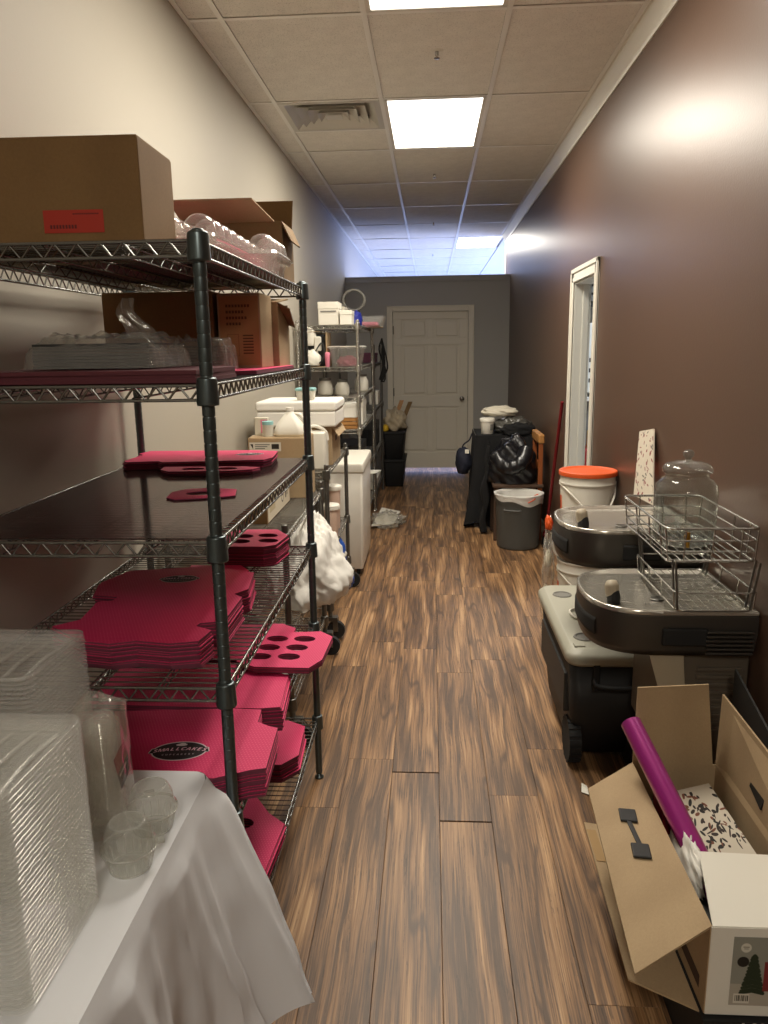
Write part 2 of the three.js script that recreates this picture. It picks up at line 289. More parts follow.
smesh('baseboard_right', [rbx(WR - 0.014, WR, 0, 0.10, ZB, D1 - 0.08, 0.004), rbx(WR - 0.014, WR, 0, 0.10, D0 + 0.08, ZN, 0.004)], M.trim);
smesh('baseboard_left', rbx(WL, WL + 0.014, 0, 0.10, ZB, ZN, 0.004), M.trim);
// crown moulding on the brown wall
{
  const s = new THREE.Shape([[0, 0], [0, -0.085], [-0.008, -0.085], [-0.012, -0.07], [-0.03, -0.045], [-0.048, -0.02], [-0.052, -0.01], [-0.06, -0.008], [-0.06, 0]].map(p => new THREE.Vector2(...p)));
  smesh('trim_5', new THREE.ExtrudeGeometry(s, { depth: ZN + 10.4, bevelEnabled: false }).translate(WR, HC, -10.4), M.trim);
}
// ceiling: tiles, tee bars
const GX = [WL, -0.89, -0.28, 0.33, WR], gz = k => -4.74 - 1.145 * k;
const lampCells = new Set(['2,0', '2,-2', '2,-6', '3,5']);
{
  const c = struct('ceiling');
  mesh('ceiling_deck', bx(WL - 0.12, 4.1, HC + 0.1, HC + 0.2, ZF - 0.15, ZN + 0.12), M.void, c);
  for (let k = -8; k <= 10; k++) for (let i = 0; i < 4; i++) {
    if (lampCells.has(i + ',' + k)) continue;
    const x0 = GX[i] + 0.012, x1 = GX[i + 1] - 0.012, z0 = Math.min(gz(k), ZN) - 0.012, z1 = Math.max(gz(k + 1), ZF) + 0.012; if (z0 < z1) continue;
    const sag = (k >= 1 ? rr(0.004, 0.012) : rr(0, 0.002));
    if (i === 1 && k === 0) {         // half tile beside the air vent
      mesh('ceiling_tile', bx(x0, x1, HC, HC + 0.014, gz(0) - 0.61 - 0.012, z1), M.tile, c); continue;
    }
    const nx = 4, nz = 8, g = grid((u, v) => [x0 + (x1 - x0) * u, HC - sag * Math.sin(Math.PI * u) * Math.sin(Math.PI * v) - 0.004 * (k >= 1 ? Math.sin(v * 9 + i * 2) * Math.sin(Math.PI * u) : 0), z0 + (z1 - z0) * v], nx, nz, x1 - x0, 1.2);
    mesh('ceiling_tile', [g, bx(x0, x1, HC + 0.006, HC + 0.014, z1, z0)], M.tile, c);
  }
  if (true) for (let i = 1; i < 4; i++) for (let k = -8; k <= 10; k++) { const a = Math.min(gz(k), ZN), b = Math.max(gz(k + 1), ZF); if (a > b) mesh('tee_bar', [bx(GX[i] - 0.012, GX[i] + 0.012, HC - 0.006, HC - 0.003, b, a), bx(GX[i] - 0.002, GX[i] + 0.002, HC - 0.004, HC + 0.03, b, a)], M.tbar, c); }
  for (let k = -7; k <= 10; k++) for (let i = 0; i < 4; i++) if (gz(k) > ZF + 0.02) mesh('tee_bar', [bx(GX[i] + 0.012, GX[i + 1] - 0.012, HC - 0.005, HC - 0.002, gz(k) - 0.012, gz(k) + 0.012)], M.tbar, c);
  mesh('tee_bar', bx(-0.878, -0.292, HC - 0.005, HC - 0.002, gz(0) - 0.622, gz(0) - 0.598), M.tbar, c);
  mesh('wall_angle', [bx(WL, WL + 0.022, HC - 0.006, HC - 0.003, ZF, ZN), bx(WR - 0.08, WR, HC - 0.006, HC - 0.003, -10.4, ZN)], M.tbar, c);
  mesh('ceiling_beyond', [bx(WR, 4, HC, HC + 0.05, ZF, -9.8), bx(WR + WT, 4, 2.7, 2.75, -9.66, -2.9)], M.tile, c);
}
// rooms beyond: the shop behind the partition and the room through the right doorway
smesh('wall_beyond', [bx(WR + WT, 4, 0, HC, -9.8, -9.66), bx(4, 4.12, 0, HC + 0.1, -10.8, -2.8), bx(4, 4.12, 0, 0.2, ZF - 0.1, -10.8), bx(4, 4.12, 2.7, HC + 0.1, ZF - 0.1, -10.8), bx(4, 4.12, 0.2, 2.7, ZF - 0.1, -16.4), bx(WL, 4, 0, HC + 0.1, ZF - 0.12, ZF), bx(WR + WT, 4, 0, 2.75, -2.9, -2.78)], M.wallWhite);
{
  const w = struct('window_1');
  for (let i = 0; i <= 4; i++) mesh('mullion', bx(4.03, 4.08, 0.2, 2.7, -10.8 - 1.4 * i + (i ? 0.025 : 0), -10.8 - 1.4 * i - (i < 4 ? 0.025 : 0)), M.chromeDark, w);
  for (let i = 0; i < 4; i++) mesh('pane', bx(4.05, 4.056, 0.2, 2.7, -10.825 - 1.4 * i, -12.175 - 1.4 * i), M.glass, w);
}

/* ------------------------------------------------------------ ceiling lights, vent, sprinklers */
function troffer(x0, x1, z0, label) {
  const z1 = z0 - 1.145, t = thing('ceiling_light', label, 'light', [(x0 + x1) / 2, HC, (z0 + z1) / 2], 0, 'recessed ceiling light panels'), hx = (x1 - x0) / 2 - 0.012, hz = 0.56;
  mesh('frame', [bx(-hx, hx, -0.005, 0.06, -hz, -hz + 0.02), bx(-hx, hx, -0.005, 0.06, hz - 0.02, hz), bx(-hx, -hx + 0.02, -0.005, 0.06, -hz, hz), bx(hx - 0.02, hx, -0.005, 0.06, -hz, hz), bx(-hx, hx, 0.06, 0.08, -hz, hz)], M.fixture, t);
  mesh('diffuser', bx(-hx + 0.02, hx - 0.02, 0.0, 0.006, -hz + 0.02, hz - 0.02), M.glow, t);
  area(LAMP, LAMP_NITS, x1 - x0 - 0.07, 1.07, [(x0 + x1) / 2, HC - 0.012, (z0 + z1) / 2], [(x0 + x1) / 2, 0, (z0 + z1) / 2 - 1e-4]);
}
troffer(-0.28, 0.33, gz(0), 'lit ceiling panel in the middle of the corridor, beside the air vent');
troffer(-0.28, 0.33, gz(-2), 'lit ceiling panel nearest the viewer, cut by the top edge');
troffer(-0.28, 0.33, gz(-6), 'added fill panel on the ceiling behind the viewer, out of view');  // unseen panel added behind the camera to lift the near shadows
troffer(0.33, 0.94, gz(5) + 0.0, 'small far lit ceiling panel beyond the grey partition');
{
  const t = thing('ceiling_light', 'lit ceiling panel in the room behind the right doorway', 'light', [1.9, 2.7, -6.4], 0, 'recessed ceiling light panels');
  mesh('frame', [bx(-0.3, 0.3, -0.01, -0.002, -0.6, -0.57), bx(-0.3, 0.3, -0.01, -0.002, 0.57, 0.6), bx(-0.3, -0.27, -0.01, -0.002, -0.6, 0.6), bx(0.27, 0.3, -0.01, -0.002, -0.6, 0.6)], M.fixture, t);
  mesh('diffuser', bx(-0.27, 0.27, -0.008, -0.003, -0.57, 0.57), M.glow, t);
  area(new THREE.Color().setRGB(0.72, 0.85, 1), 22, 0.52, 1.12, [1.9, 2.68, -6.4], [1.9, 0, -6.4001]);
}
{
  const x0 = -0.878, x1 = -0.292, z0 = gz(0) - 0.012, z1 = z0 - 0.586, cx = (x0 + x1) / 2, cz = (z0 + z1) / 2;
  const t = thing('air_vent', 'square four-way ceiling air vent with stepped louvres', 'vent', [cx, HC, cz]);
  mesh('duct', [bx(-0.25, 0.25, 0.07, 0.08, -0.25, 0.25)], M.ventDark, t);
  const sq = (a, b, y0, y1) => { const g = []; for (let q = 0; q < 4; q++) { const A = [[-a, y0, a], [a, y0, a], [b, y1, b], [-b, y1, b]]; const s = slab(A, 0.002).rotateY(q * Math.PI / 2); g.push(s); } return g; };
  mesh('frame', [sq(0.293, 0.262, -0.006, -0.006), sq(0.293, 0.29, -0.006, 0.05)], M.vent, t);
  [[0.262, 0.215], [0.205, 0.158], [0.148, 0.101], [0.091, 0.05]].forEach(([a, b], i) => mesh('louvre', sq(a, b - 0.012, -0.006, 0.035), M.vent, t));
  mesh('core', bx(-0.05, 0.05, -0.008, -0.006, -0.05, 0.05), M.vent, t);
}
{
  const sp = thing('sprinkler', 'small ceiling sprinkler head between the two nearest light panels', 'sprinkler', [0.03, HC, -4.05], 0, 'ceiling sprinkler heads');
  mesh('escutcheon', lathe([[0, -0.004], [0.032, -0.004], [0.034, 0], [0.034, 0.002]], 20), M.fixture, sp);
  mesh('head', [lathe([[0.009, -0.004], [0.009, -0.02], [0.004, -0.03], [0.014, -0.032], [0.014, -0.035], [0, -0.035]], 12)], M.chrome, sp);
  copy(sp, [0.03, HC, -6.7], 0, 'small ceiling sprinkler head just past the middle light panel');
  copy(sp, [0.03, HC, -9.2], 0, 'tiny sprinkler head on the bluish tiles, nearer of two before the far light');
  copy(sp, [0.03, HC, -12.2], 0, 'tiny farthest sprinkler head on the bluish tiles');
}

/* ============================================================ WIRE SHELVING */
function trussSide(a, b, y, out, h = 0.03, pitch = 0.042, r = 0.0028) {        // one side of a shelf rim
  out.push(bar([a[0], y - r, a[1]], [b[0], y - r, b[1]], r + 0.0006, 6), bar([a[0], y - h, a[1]], [b[0], y - h, b[1]], r + 0.0006, 6));
  const L = Math.hypot(b[0] - a[0], b[1] - a[1]), n = Math.round(L / pitch), q = (t, yy) => [a[0] + (b[0] - a[0]) * t, yy, a[1] + (b[1] - a[1]) * t];
  for (let i = 0; i < n; i++) { out.push(bar(q(i / n, y - r), q((i + 0.5) / n, y - h), r * 0.8, 4), bar(q((i + 0.5) / n, y - h), q((i + 1) / n, y - r), r * 0.8, 4)); }
}
function wireShelf(parent, hx, hz, y, rimMat, deckMat, collarMat, step = 0.025) {
  const rim = [], deck = [], i = 0.012;
  trussSide([hx, -hz + i], [hx, hz - i], y, rim); trussSide([-hx, -hz + i], [-hx, hz - i], y, rim);
  trussSide([-hx + i, hz], [hx - i, hz], y, rim); trussSide([-hx + i, -hz], [hx - i, -hz], y, rim);
  const s = mesh('shelf', rim, rimMat, parent);
  for (let z = -hz + step; z < hz - 0.01; z += step) deck.push(bar([-hx, y - 0.002, z], [hx, y - 0.002, z], 0.0019, 4));
  for (const x of [-hx / 2, 0, hx / 2]) { deck.push(bar([x, y - 0.006, -hz], [x, y - 0.006, hz], 0.0026, 5), bar([x, y - 0.026, -hz], [x, y - 0.026, hz], 0.0022, 4)); const n = Math.round(2 * hz / 0.06); for (let k = 0; k < n; k++) { const z0 = -hz + 2 * hz * k / n, dz = 2 * hz / n; deck.push(bar([x, y - 0.006, z0], [x, y - 0.026, z0 + dz / 2], 0.0016, 3), bar([x, y - 0.026, z0 + dz / 2], [x, y - 0.006, z0 + dz], 0.0016, 3)); } }
  mesh('wire_deck', deck, deckMat, s);
  for (const [sx, sz] of [[1, 1], [1, -1], [-1, 1], [-1, -1]]) mesh('collar', lathe([[0.0125, -0.04], [0.0205, -0.04], [0.0215, -0.036], [0.0195, 0.008], [0.017, 0.012], [0.0125, 0.012]], 16).translate(sx * hx, y, sz * hz), collarMat, s);
  return s;
}
function wirePost(parent, x, z, h, mat, y0 = 0.02, detail = true) {
  const pts = [[0, 0]], R = 0.0127; let y = 0; pts.push([R, 0]);
  if (detail) for (y = 0.03; y < h - y0 - 0.03; y += 0.0254) pts.push([R, y - 0.0016], [R - 0.0014, y - 0.0008], [R - 0.0014, y + 0.0008], [R, y + 0.0016]);
  pts.push([R, h - y0 - 0.004], [R - 0.003, h - y0], [0, h - y0]);
  return mesh('post', lathe(pts, 12).translate(x, y0, z), mat, parent);
}
function rack(name, label, cx, cz, w, l, h, levels, mats, { casters = false, detail = true, step } = {}) {
  const t = thing(name, label, 'shelf', [cx, 0, cz], 0), hx = w / 2, hz = l / 2;
  for (const y of levels) wireShelf(t, hx, hz, y, mats[1], mats[2], mats[3], step);
  for (const [sx, sz] of [[1, 1], [1, -1], [-1, 1], [-1, -1]]) {
    const p = wirePost(t, sx * hx, sz * hz, h, mats[0], casters ? 0.13 : 0.02, detail);
    if (!casters) mesh('foot', lathe([[0, 0], [0.017, 0], [0.017, 0.006], [0.009, 0.01], [0.009, 0.022], [0, 0.022]], 10).translate(sx * hx, 0, sz * hz), mats[0] , p);
    else {
      const ox = 0.028;
      const c = mesh('caster', [new THREE.CylinderGeometry(0.05, 0.05, 0.03, 20).rotateX(Math.PI / 2).translate(sx * hx + ox, 0.05, sz * hz)], M.rubber, t);
      mesh('caster_fork', [bx(sx * hx - 0.012, sx * hx + ox + 0.012, 0.105, 0.125, sz * hz - 0.024, sz * hz + 0.024), bx(sx * hx + ox - 0.014, sx * hx + ox + 0.014, 0.045, 0.115, sz * hz + 0.018, sz * hz + 0.022), bx(sx * hx + ox - 0.014, sx * hx + ox + 0.014, 0.045, 0.115, sz * hz - 0.022, sz * hz - 0.018), bar([sx * hx, 0.12, sz * hz], [sx * hx, 0.14, sz * hz], 0.012, 8)], M.chromeDark, c);
    }
  }
  return t;
}
const S = [1.768, 1.508, 1.203, 0.895, 0.602, 0.24];
rack('wire_shelving_unit', 'nearest tall dark wire shelving unit holding flattened pink boxes', -0.71, -2.015, 0.58, 1.15, 1.785, S, [M.post, M.wire, M.wire, M.post]);
rack('wire_cart', 'low wheeled wire cart behind the near shelving unit, carrying kraft cartons', -0.785, -3.29, 0.46, 0.96, 0.92, [0.875, 0.47, 0.20], [M.chromeDark, M.chrome, M.chrome, M.chromeDark], { casters: true });
rack('wire_cart', 'low wheeled wire cart with pink tubs in front of the white bin', -0.785, -4.47, 0.46, 0.94, 0.97, [0.93, 0.48, 0.20], [M.chromeDark, M.chrome, M.chrome, M.chromeDark], { casters: true });
rack('wire_shelving_unit', 'bright chrome wire shelving unit with white boxes and a pink-filled tub', -0.785, -6.67, 0.46, 1.43, 1.78, [1.745, 1.43, 1.20, 0.95, 0.55, 0.2], [M.chrome, M.chrome, M.chrome, M.chrome], { detail: true, step: 0.035 });
rack('wire_shelving_unit', 'farthest dark wire shelving unit beside the stacked black totes', -0.775, -8.0, 0.46, 1.14, 1.6, [1.42, 0.98, 0.55, 0.17], [M.chromeDark, M.chromeDark, M.chromeDark, M.chromeDark], { detail: false, step: 0.035 });

/* ============================================================ NEAR UNIT CONTENTS */
// ---- top shelf
function carton(name, label, x0, x1, y0, y1, z0, z1, mat = M.kraft, opt = {}) {           // closed carton with tape and flap seam
  const cx = (x0 + x1) / 2, cz = (z0 + z1) / 2, hx = Math.abs(x1 - x0) / 2, hz = Math.abs(z1 - z0) / 2, h = y1 - y0;
  const t = thing(name, label, 'box', [cx, y0, cz], opt.turn || 0, opt.group);
  mesh('body', rbx(-hx, hx, 0, h, -hz, hz, 0.003), mat, t);
  const alongX = opt.seamX ?? hx > hz;
  for (const s of [-1, 1]) mesh('flap', alongX ? bx(-hx + 0.002, hx - 0.002, h, h + 0.0025, s > 0 ? 0.001 : -hz + 0.002, s > 0 ? hz - 0.002 : -0.001) : bx(s > 0 ? 0.001 : -hx + 0.002, s > 0 ? hx - 0.002 : -0.001, h, h + 0.0025, -hz + 0.002, hz - 0.002), mat, t);
  if (opt.tape !== false) mesh('tape', alongX ? [bx(-hx - 0.0005, hx + 0.0005, h + 0.0025, h + 0.003, -0.024, 0.024), bx(hx, hx + 0.0006, h - 0.06, h + 0.003, -0.024, 0.024)] : [bx(-0.024, 0.024, h + 0.0025, h + 0.003, -hz, hz), bx(-0.024, 0.024, h - 0.06, h + 0.003, hz, hz + 0.0006)], opt.tapeMat || M.beige, t);
  return t;
}
{
  const b = carton('cardboard_carton', 'big closed brown carton with a red sticker on the top shelf', -0.985, -0.555, S[0], S[0] + 0.2, -1.74, -1.53, M.kraftDark, { seamX: true, tape: false });
  b.rotation.y = 0.02;
  const lt = canvasTex(256, 96, (c, w, h) => { c.fillStyle = '#b8311d'; c.fillRect(0, 0, w, h); c.fillStyle = '#64160e'; for (let i = 0; i < 9; i++) c.fillRect(26 + i * 13, 62, 9, 16); for (let i = 0; i < 14; i++) c.fillRect(126 + i * 8, 14, 6, 6); });
  const s = mesh('sticker', new THREE.PlaneGeometry(0.118, 0.042).translate(0.08, 0.049, 0.1065), std(0xffffff, 0.6, 0, { map: lt }), b); s.userData.label = 'red shipping sticker';
}
function clamshell(name, label, nx, nz, p = 0.078, group) {          // hinged clear cupcake clamshell with one dome per cupcake
  const t = thing(name, label, 'container', [0, 0, 0], 0, group), hx = nx * p / 2 + 0.012, hz = nz * p / 2 + 0.012;
  const cups = [], domes = [];
  for (let i = 0; i < nx; i++) for (let j = 0; j < nz; j++) {
    const x = (i - (nx - 1) / 2) * p, z = (j - (nz - 1) / 2) * p;
    cups.push(lathe([[0, 0], [0.026, 0], [0.034, 0.038], [0.038, 0.042]], 14).translate(x, 0, z));
    domes.push(lathe([[0.0385, 0.05], [0.0375, 0.066], [0.034, 0.082], [0.025, 0.094], [0.012, 0.1], [0, 0.101]], 14).translate(x, 0, z));
  }
  mesh('base_tray', [...cups, loft([[hx - 0.01, hz - 0.01, 0.02, 0.03], [hx - 0.006, hz - 0.006, 0.02, 0.042], [hx, hz, 0.02, 0.043], [hx, hz, 0.02, 0.046]])], M.nest, t);
  mesh('domed_lid', [...domes, loft([[hx, hz, 0.02, 0.047], [hx - 0.008, hz - 0.008, 0.02, 0.0485], [hx - 0.01, hz - 0.01, 0.02, 0.056], [hx - 0.02, hz - 0.02, 0.02, 0.057]])], M.nest, t);
  return t;
}
{
  const a = clamshell('cupcake_clamshell', 'clear domed cupcake clamshell right behind the big brown carton', 3, 4, 0.076);
  a.position.set(-0.60, S[0], -1.93);
  const b = copy(a, [-0.565, S[0], -2.22], 1.57, 'clear domed cupcake clamshell farther back at the shelf edge'); 
}
{
  // open carton lying with flaps out, at the far end of the top shelf
  const t = thing('open_carton', 'open brown carton with spread flaps behind the clear clamshells', 'box', [-0.60, S[0], -2.50]);
  mesh('body', [slab([[-0.15, 0, 0.08], [0.15, 0, 0.08], [0.15, 0.175, 0.08], [-0.15, 0.175, 0.08]]), slab([[0.15, 0, 0.08], [0.15, 0, -0.11], [0.15, 0.175, -0.11], [0.15, 0.175, 0.08]]), slab([[-0.15, 0, 0.08], [-0.15, 0, -0.11], [-0.15, 0.175, -0.11], [-0.15, 0.175, 0.08]]), slab([[-0.15, 0, -0.11], [0.15, 0, -0.11], [0.15, 0.175, -0.11], [-0.15, 0.175, -0.11]]), bx(-0.15, 0.15, 0, 0.004, -0.11, 0.08)], M.kraftGrey, t);
  mesh('flap', slab([[-0.15, 0.175, 0.08], [0.13, 0.175, 0.08], [0.10, 0.212, 0.24], [-0.14, 0.212, 0.24]]), M.kraft, t);
  mesh('flap', slab([[0.15, 0.175, -0.11], [0.15, 0.175, 0.08], [0.175, 0.12, 0.06], [0.175, 0.12, -0.10]]), M.kraftGrey, t);
  mesh('flap', slab([[-0.15, 0.175, -0.11], [0.15, 0.175, -0.11], [0.16, 0.262, -0.09], [-0.12, 0.262, -0.09]]), M.kraftGrey, t);
  mesh('flap', slab([[-0.15, 0.175, -0.11], [-0.15, 0.175, 0.08], [-0.24, 0.215, 0.06], [-0.24, 0.215, -0.1]]), M.kraftGrey, t);
}
/* flattened pink boxes */
const logoShape = (w, mat = M.logo) => {
  const s = new THREE.Shape(), h = w * 0.625, e = [];
  for (let i = 0; i < 48; i++) { const a = i / 48 * 6.2832; let x = Math.cos(a) * 0.44, y = Math.sin(a) * 0.47; if (Math.abs(x) > 0.36) { x = Math.sign(x) * 0.48; y = cl(y, -0.06, 0.13); } e.push(new THREE.Vector2(x * w, y * h)); }
  s.setFromPoints(e); const g = new THREE.ShapeGeometry(s), p = g.attributes.position, uv = g.attributes.uv;
  for (let i = 0; i < p.count; i++) uv.setXY(i, p.getX(i) / w + 0.5, p.getY(i) / h + 0.5);
  return g.rotateX(-Math.PI / 2);
};
// a pile of die-cut sheets: one geometry, one mesh per sheet with the cut edge as its own part
function pile(n, poly, y0, th, label, topLabel, group, { holes = [], cx, cz, jitter = 0.004, logo, mat = M.pink, edgeMat = M.pinkEdge } = {}) {
  const loc = poly.map(([x, z]) => [x - cx, z - cz]), hl = holes.map(h => h.map(([x, z]) => [x - cx, z - cz]));
  const edge = flat(loc, 0, th - 0.0006, hl), face = flat(loc, th - 0.0006, 0.0006, hl);
  for (let i = 0; i < n; i++) {
    const top = i === n - 1, t = thing('flattened_box', top ? topLabel : label, 'box', [cx + rr(-jitter, jitter), y0 + 0.0012 + i * th, cz + rr(-jitter, jitter)], rr(-0.006, 0.006), group);
    mesh('board', edge, edgeMat, t); mesh('printed_face', face, mat, t);
    if (top && logo) { const l = mesh('logo', logoShape(logo[2]).rotateY(logo[3] || 0).translate(logo[0] - cx, th + 0.0004, logo[1] - cz), M.logo, t); l.userData.label = 'dark oval logo with white outline and lettering'; }
  }
}
const lobe = (x, z, rx, rz, rot = 0) => Array.from({ length: 14 }, (_, i) => { const a = i / 14 * 6.2832, u = rx * Math.cos(a), v = rz * Math.sin(a); return [x + u * Math.cos(rot) - v * Math.sin(rot), z + u * Math.sin(rot) + v * Math.cos(rot)]; });
// top shelf: sheets seen from below through the wires
pile(3, [[-0.93, -1.80], [-0.93, -2.30], [-0.80, -2.34], [-0.52, -2.34], [-0.46, -2.28], [-0.46, -1.84], [-0.6, -1.78]], S[0] - 0.0005 - 0.0, 0.0012, 'flattened pink box under the clamshells on the top shelf', 'flattened pink box under the clamshells on the top shelf', 'flattened boxes under the top-shelf clamshells', { cx: -0.7, cz: -2.05 });
for (const o of scene.children) if (/cupcake_clamshell|open_carton/.test(o.name)) o.position.y += 0.0035;
// second shelf
pile(3, [[-0.93, -1.475], [-0.93, -1.80], [-0.88, -1.86], [-0.50, -1.86], [-0.45, -1.78], [-0.45, -1.475]], S[1], 0.008, 'thick dark red board lying at the near edge of the second shelf', 'thick dark red board lying at the near edge of the second shelf', 'dark red boards on the second shelf', { cx: -0.69, cz: -1.66, mat: M.maroon, edgeMat: M.maroon, jitter: 0.004 });
pile(2, [[-0.93, -1.9], [-0.93, -2.5], [-0.5, -2.55], [-0.44, -2.5], [-0.44, -1.95], [-0.5, -1.9]], S[1], 0.005, 'flattened pink box beneath the kraft cartons on the second shelf', 'flattened pink box beneath the kraft cartons on the second shelf', 'flattened boxes under the second-shelf cartons', { cx: -0.69, cz: -2.2 });
function bagged(label, x0, x1, y0, h, z0, z1, n, mat, sd, tail) {      // a stack of boards in a clear bag
  const cx = (x0 + x1) / 2, cz = (z0 + z1) / 2, hx = (x1 - x0) / 2, hz = Math.abs(z1 - z0) / 2, t = thing('bagged_boards', label, 'package', [cx, y0, cz]);
  for (let i = 0; i < n; i++) mesh('board', bx(-hx + 0.012 + rr(0, 0.004), hx - 0.012 - rr(0, 0.004), 0.002 + i * (h / n), 0.002 + (i + 1) * (h / n) - 0.0012, -hz + 0.012, hz - 0.012), mat, t);
  const top = grid((u, v) => { const e = Math.min(u, 1 - u, v, 1 - v), r = cl(e / 0.12); const n1 = noise.noise(u * 6 + sd, v * 6, sd), n2 = noise.noise(u * 17, v * 17, sd + 4); return [(u * 2 - 1) * (hx + 0.004 + 0.006 * n2), r <= 0 ? 0.002 : 0.002 + (h + 0.014 + 0.022 * Math.max(0, n1) + 0.008 * n2) * Math.pow(r, 0.45), (v * 2 - 1) * (hz + 0.004 + 0.005 * n1)]; }, 44, 36);
  const b = mesh('clear_bag', [top], M.film, t);
  if (tail) mesh('bag_tail', [grid((u, v) => [hx - 0.05 + (u - 0.5) * (0.07 - 0.04 * v) - 0.03 * v + 0.008 * Math.sin(v * 7), h + 0.01 + 0.085 * v, hz * 0.4 + 0.014 * Math.sin(u * 12 + v * 4)], 16, 12)], M.film, b);
}
bagged('clear bag of dark grey cake boards on the second shelf, with a twisted tail', -0.845, -0.57, S[1] + 0.026, 0.052, -1.84, -1.58, 8, M.darkGrey, 2.2, true);
bagged('smaller clear bag of brown boards next to the printed kraft carton', -0.655, -0.52, S[1] + 0.0105, 0.062, -2.08, -1.93, 9, M.brownDark, 5.1, false);
{
  const b = carton('cardboard_carton', 'kraft carton with faint printed lines on the second shelf', -0.60, -0.478, S[1] + 0.0105, S[1] + 0.215, -2.36, -2.2, M.kraft, { tape: false });
  const pt = canvasTex(128, 256, (c, w, h) => { c.fillStyle = '#a98253'; c.fillRect(0, 0, w, h); c.fillStyle = '#5d452a'; [8, 6, 7, 5].forEach((n, i) => { for (let k = 0; k < n; k++) c.fillRect(22 + k * 10, 30 + i * 22, 7, 10); }); c.strokeStyle = '#5d452a'; c.strokeRect(24, 140, 36, 80); for (let i = 0; i < 7; i++) c.fillRect(74, 142 + i * 11, 34, 5); });
  mesh('print', new THREE.PlaneGeometry(0.112, 0.19).translate(0, 0.103, 0.0806), std(0xffffff, 0.8, 0, { map: pt }), b);
  carton('cardboard_carton', 'wide plain brown carton behind the bagged boards on the second shelf', -0.93, -0.612, S[1] + 0.0105, S[1] + 0.222, -2.5, -2.2, M.kraftDark, { seamX: true });
  const t = thing('open_carton', 'tall open kraft carton at the far end of the second shelf', 'box', [-0.515, S[1] + 0.0105, -2.46]);
  mesh('body', [slab([[-0.07, 0, 0.08], [0.05, 0, 0.08], [0.05, 0.19, 0.08], [-0.07, 0.19, 0.08]]), slab([[-0.07, 0, -0.1], [0.05, 0, -0.1], [0.05, 0.19, -0.1], [-0.07, 0.19, -0.1]]), slab([[-0.07, 0, 0.08], [-0.07, 0, -0.1], [-0.07, 0.19, -0.1], [-0.07, 0.19, 0.08]]), slab([[0.05, 0, 0.08], [0.05, 0, -0.1], [0.05, 0.13, -0.1], [0.05, 0.19, 0.08]])], M.kraft, t);
  mesh('flap', slab([[-0.07, 0.19, 0.08], [0.05, 0.19, 0.08], [0.07, 0.203, 0.0], [-0.05, 0.203, 0.0]]), M.kraft, t);
  mesh('flap', slab([[0.05, 0.19, 0.08], [0.05, 0.13, -0.1], [0.075, 0.12, -0.08], [0.085, 0.17, 0.06]]), M.kraftGrey, t);
}
// third shelf
one('shelf_liner', 'brownish clear plastic liner on the third shelf', 'liner', flat([[-0.985, -1.46], [-0.435, -1.46], [-0.435, -2.60], [-0.985, -2.60]], S[2], 0.0015), phy(0xb49a98, 0.12, { transmission: 0.95, thickness: 0, ior: 1.15 }));
const Y3 = S[2] + 0.0017;
pile(6, [[-0.955, -2.33], [-0.975, -2.36], [-0.965, -2.50], [-0.99, -2.53], [-0.975, -2.60], [-0.60, -2.60], [-0.524, -2.575], [-0.511, -2.42], [-0.53, -2.37], [-0.84, -2.325], [-0.86, -2.35]], Y3, 0.0042, 'flattened pink box in the logo-topped pile on the third shelf', 'top flattened pink box with an oval logo in the third-shelf pile', 'logo pile on the third shelf', { cx: -0.74, cz: -2.46, logo: [-0.605, -2.50, 0.10, 0.1] });
pile(3, [[-0.815, -2.25], [-0.825, -2.31], [-0.58, -2.315], [-0.52, -2.29], [-0.535, -2.25], [-0.6, -2.225], [-0.78, -2.215]], Y3, 0.0045, 'flattened pink two-hole cupcake insert on the third shelf', 'flattened pink two-hole cupcake insert on the third shelf', 'two-hole inserts on the third shelf', { cx: -0.67, cz: -2.265, holes: [lobe(-0.72, -2.265, 0.035, 0.022), lobe(-0.62, -2.27, 0.035, 0.022)] });
pile(1, [[-0.662, -1.863], [-0.673, -1.937], [-0.646, -1.985], [-0.584, -2.0], [-0.511, -1.977], [-0.493, -1.89], [-0.54, -1.865], [-0.633, -1.839]], Y3, 0.003, 'x', 'lone pink single-hole insert lying nearest on the third shelf', undefined, { cx: -0.58, cz: -1.92, holes: [lobe(-0.585, -1.925, 0.045, 0.028, -0.2)] });
// fourth shelf
const P4 = [[-0.865, -1.615], [-0.82, -1.66], [-0.835, -1.79], [-0.80, -1.80], [-0.80, -1.83], [-0.865, -1.84], [-0.895, -1.95], [-0.86, -2.06], [-0.685, -2.105], [-0.58, -2.085], [-0.498, -2.05], [-0.478, -1.90], [-0.505, -1.86], [-0.478, -1.83], [-0.478, -1.66], [-0.53, -1.645], [-0.533, -1.625], [-0.49, -1.60], [-0.50, -1.535], [-0.56, -1.52], [-0.637, -1.534], [-0.69, -1.515], [-0.76, -1.53]];
pile(14, P4, S[3], 0.0044, 'flattened pink box in the tall logo-topped pile on the fourth shelf', 'top flattened pink box with an oval logo in the tall fourth-shelf pile', 'tall logo pile on the fourth shelf', { cx: -0.68, cz: -1.81, logo: [-0.69, -1.985, 0.115, 0.1] });
const hole4 = [[-0.625, -2.46], [-0.545, -2.47], [-0.62, -2.39], [-0.53, -2.40]].map(([x, z]) => lobe(x, z, 0.034, 0.026, 0.3));
pile(12, [[-0.701, -2.50], [-0.652, -2.555], [-0.53, -2.555], [-0.478, -2.47], [-0.495, -2.345], [-0.53, -2.32], [-0.656, -2.325], [-0.70, -2.36]], S[3], 0.0055, 'pink four-hole cupcake insert in the pile on the fourth shelf', 'top pink four-hole cupcake insert on the fourth shelf', 'four-hole inserts on the fourth shelf', { cx: -0.585, cz: -2.43, holes: hole4 });
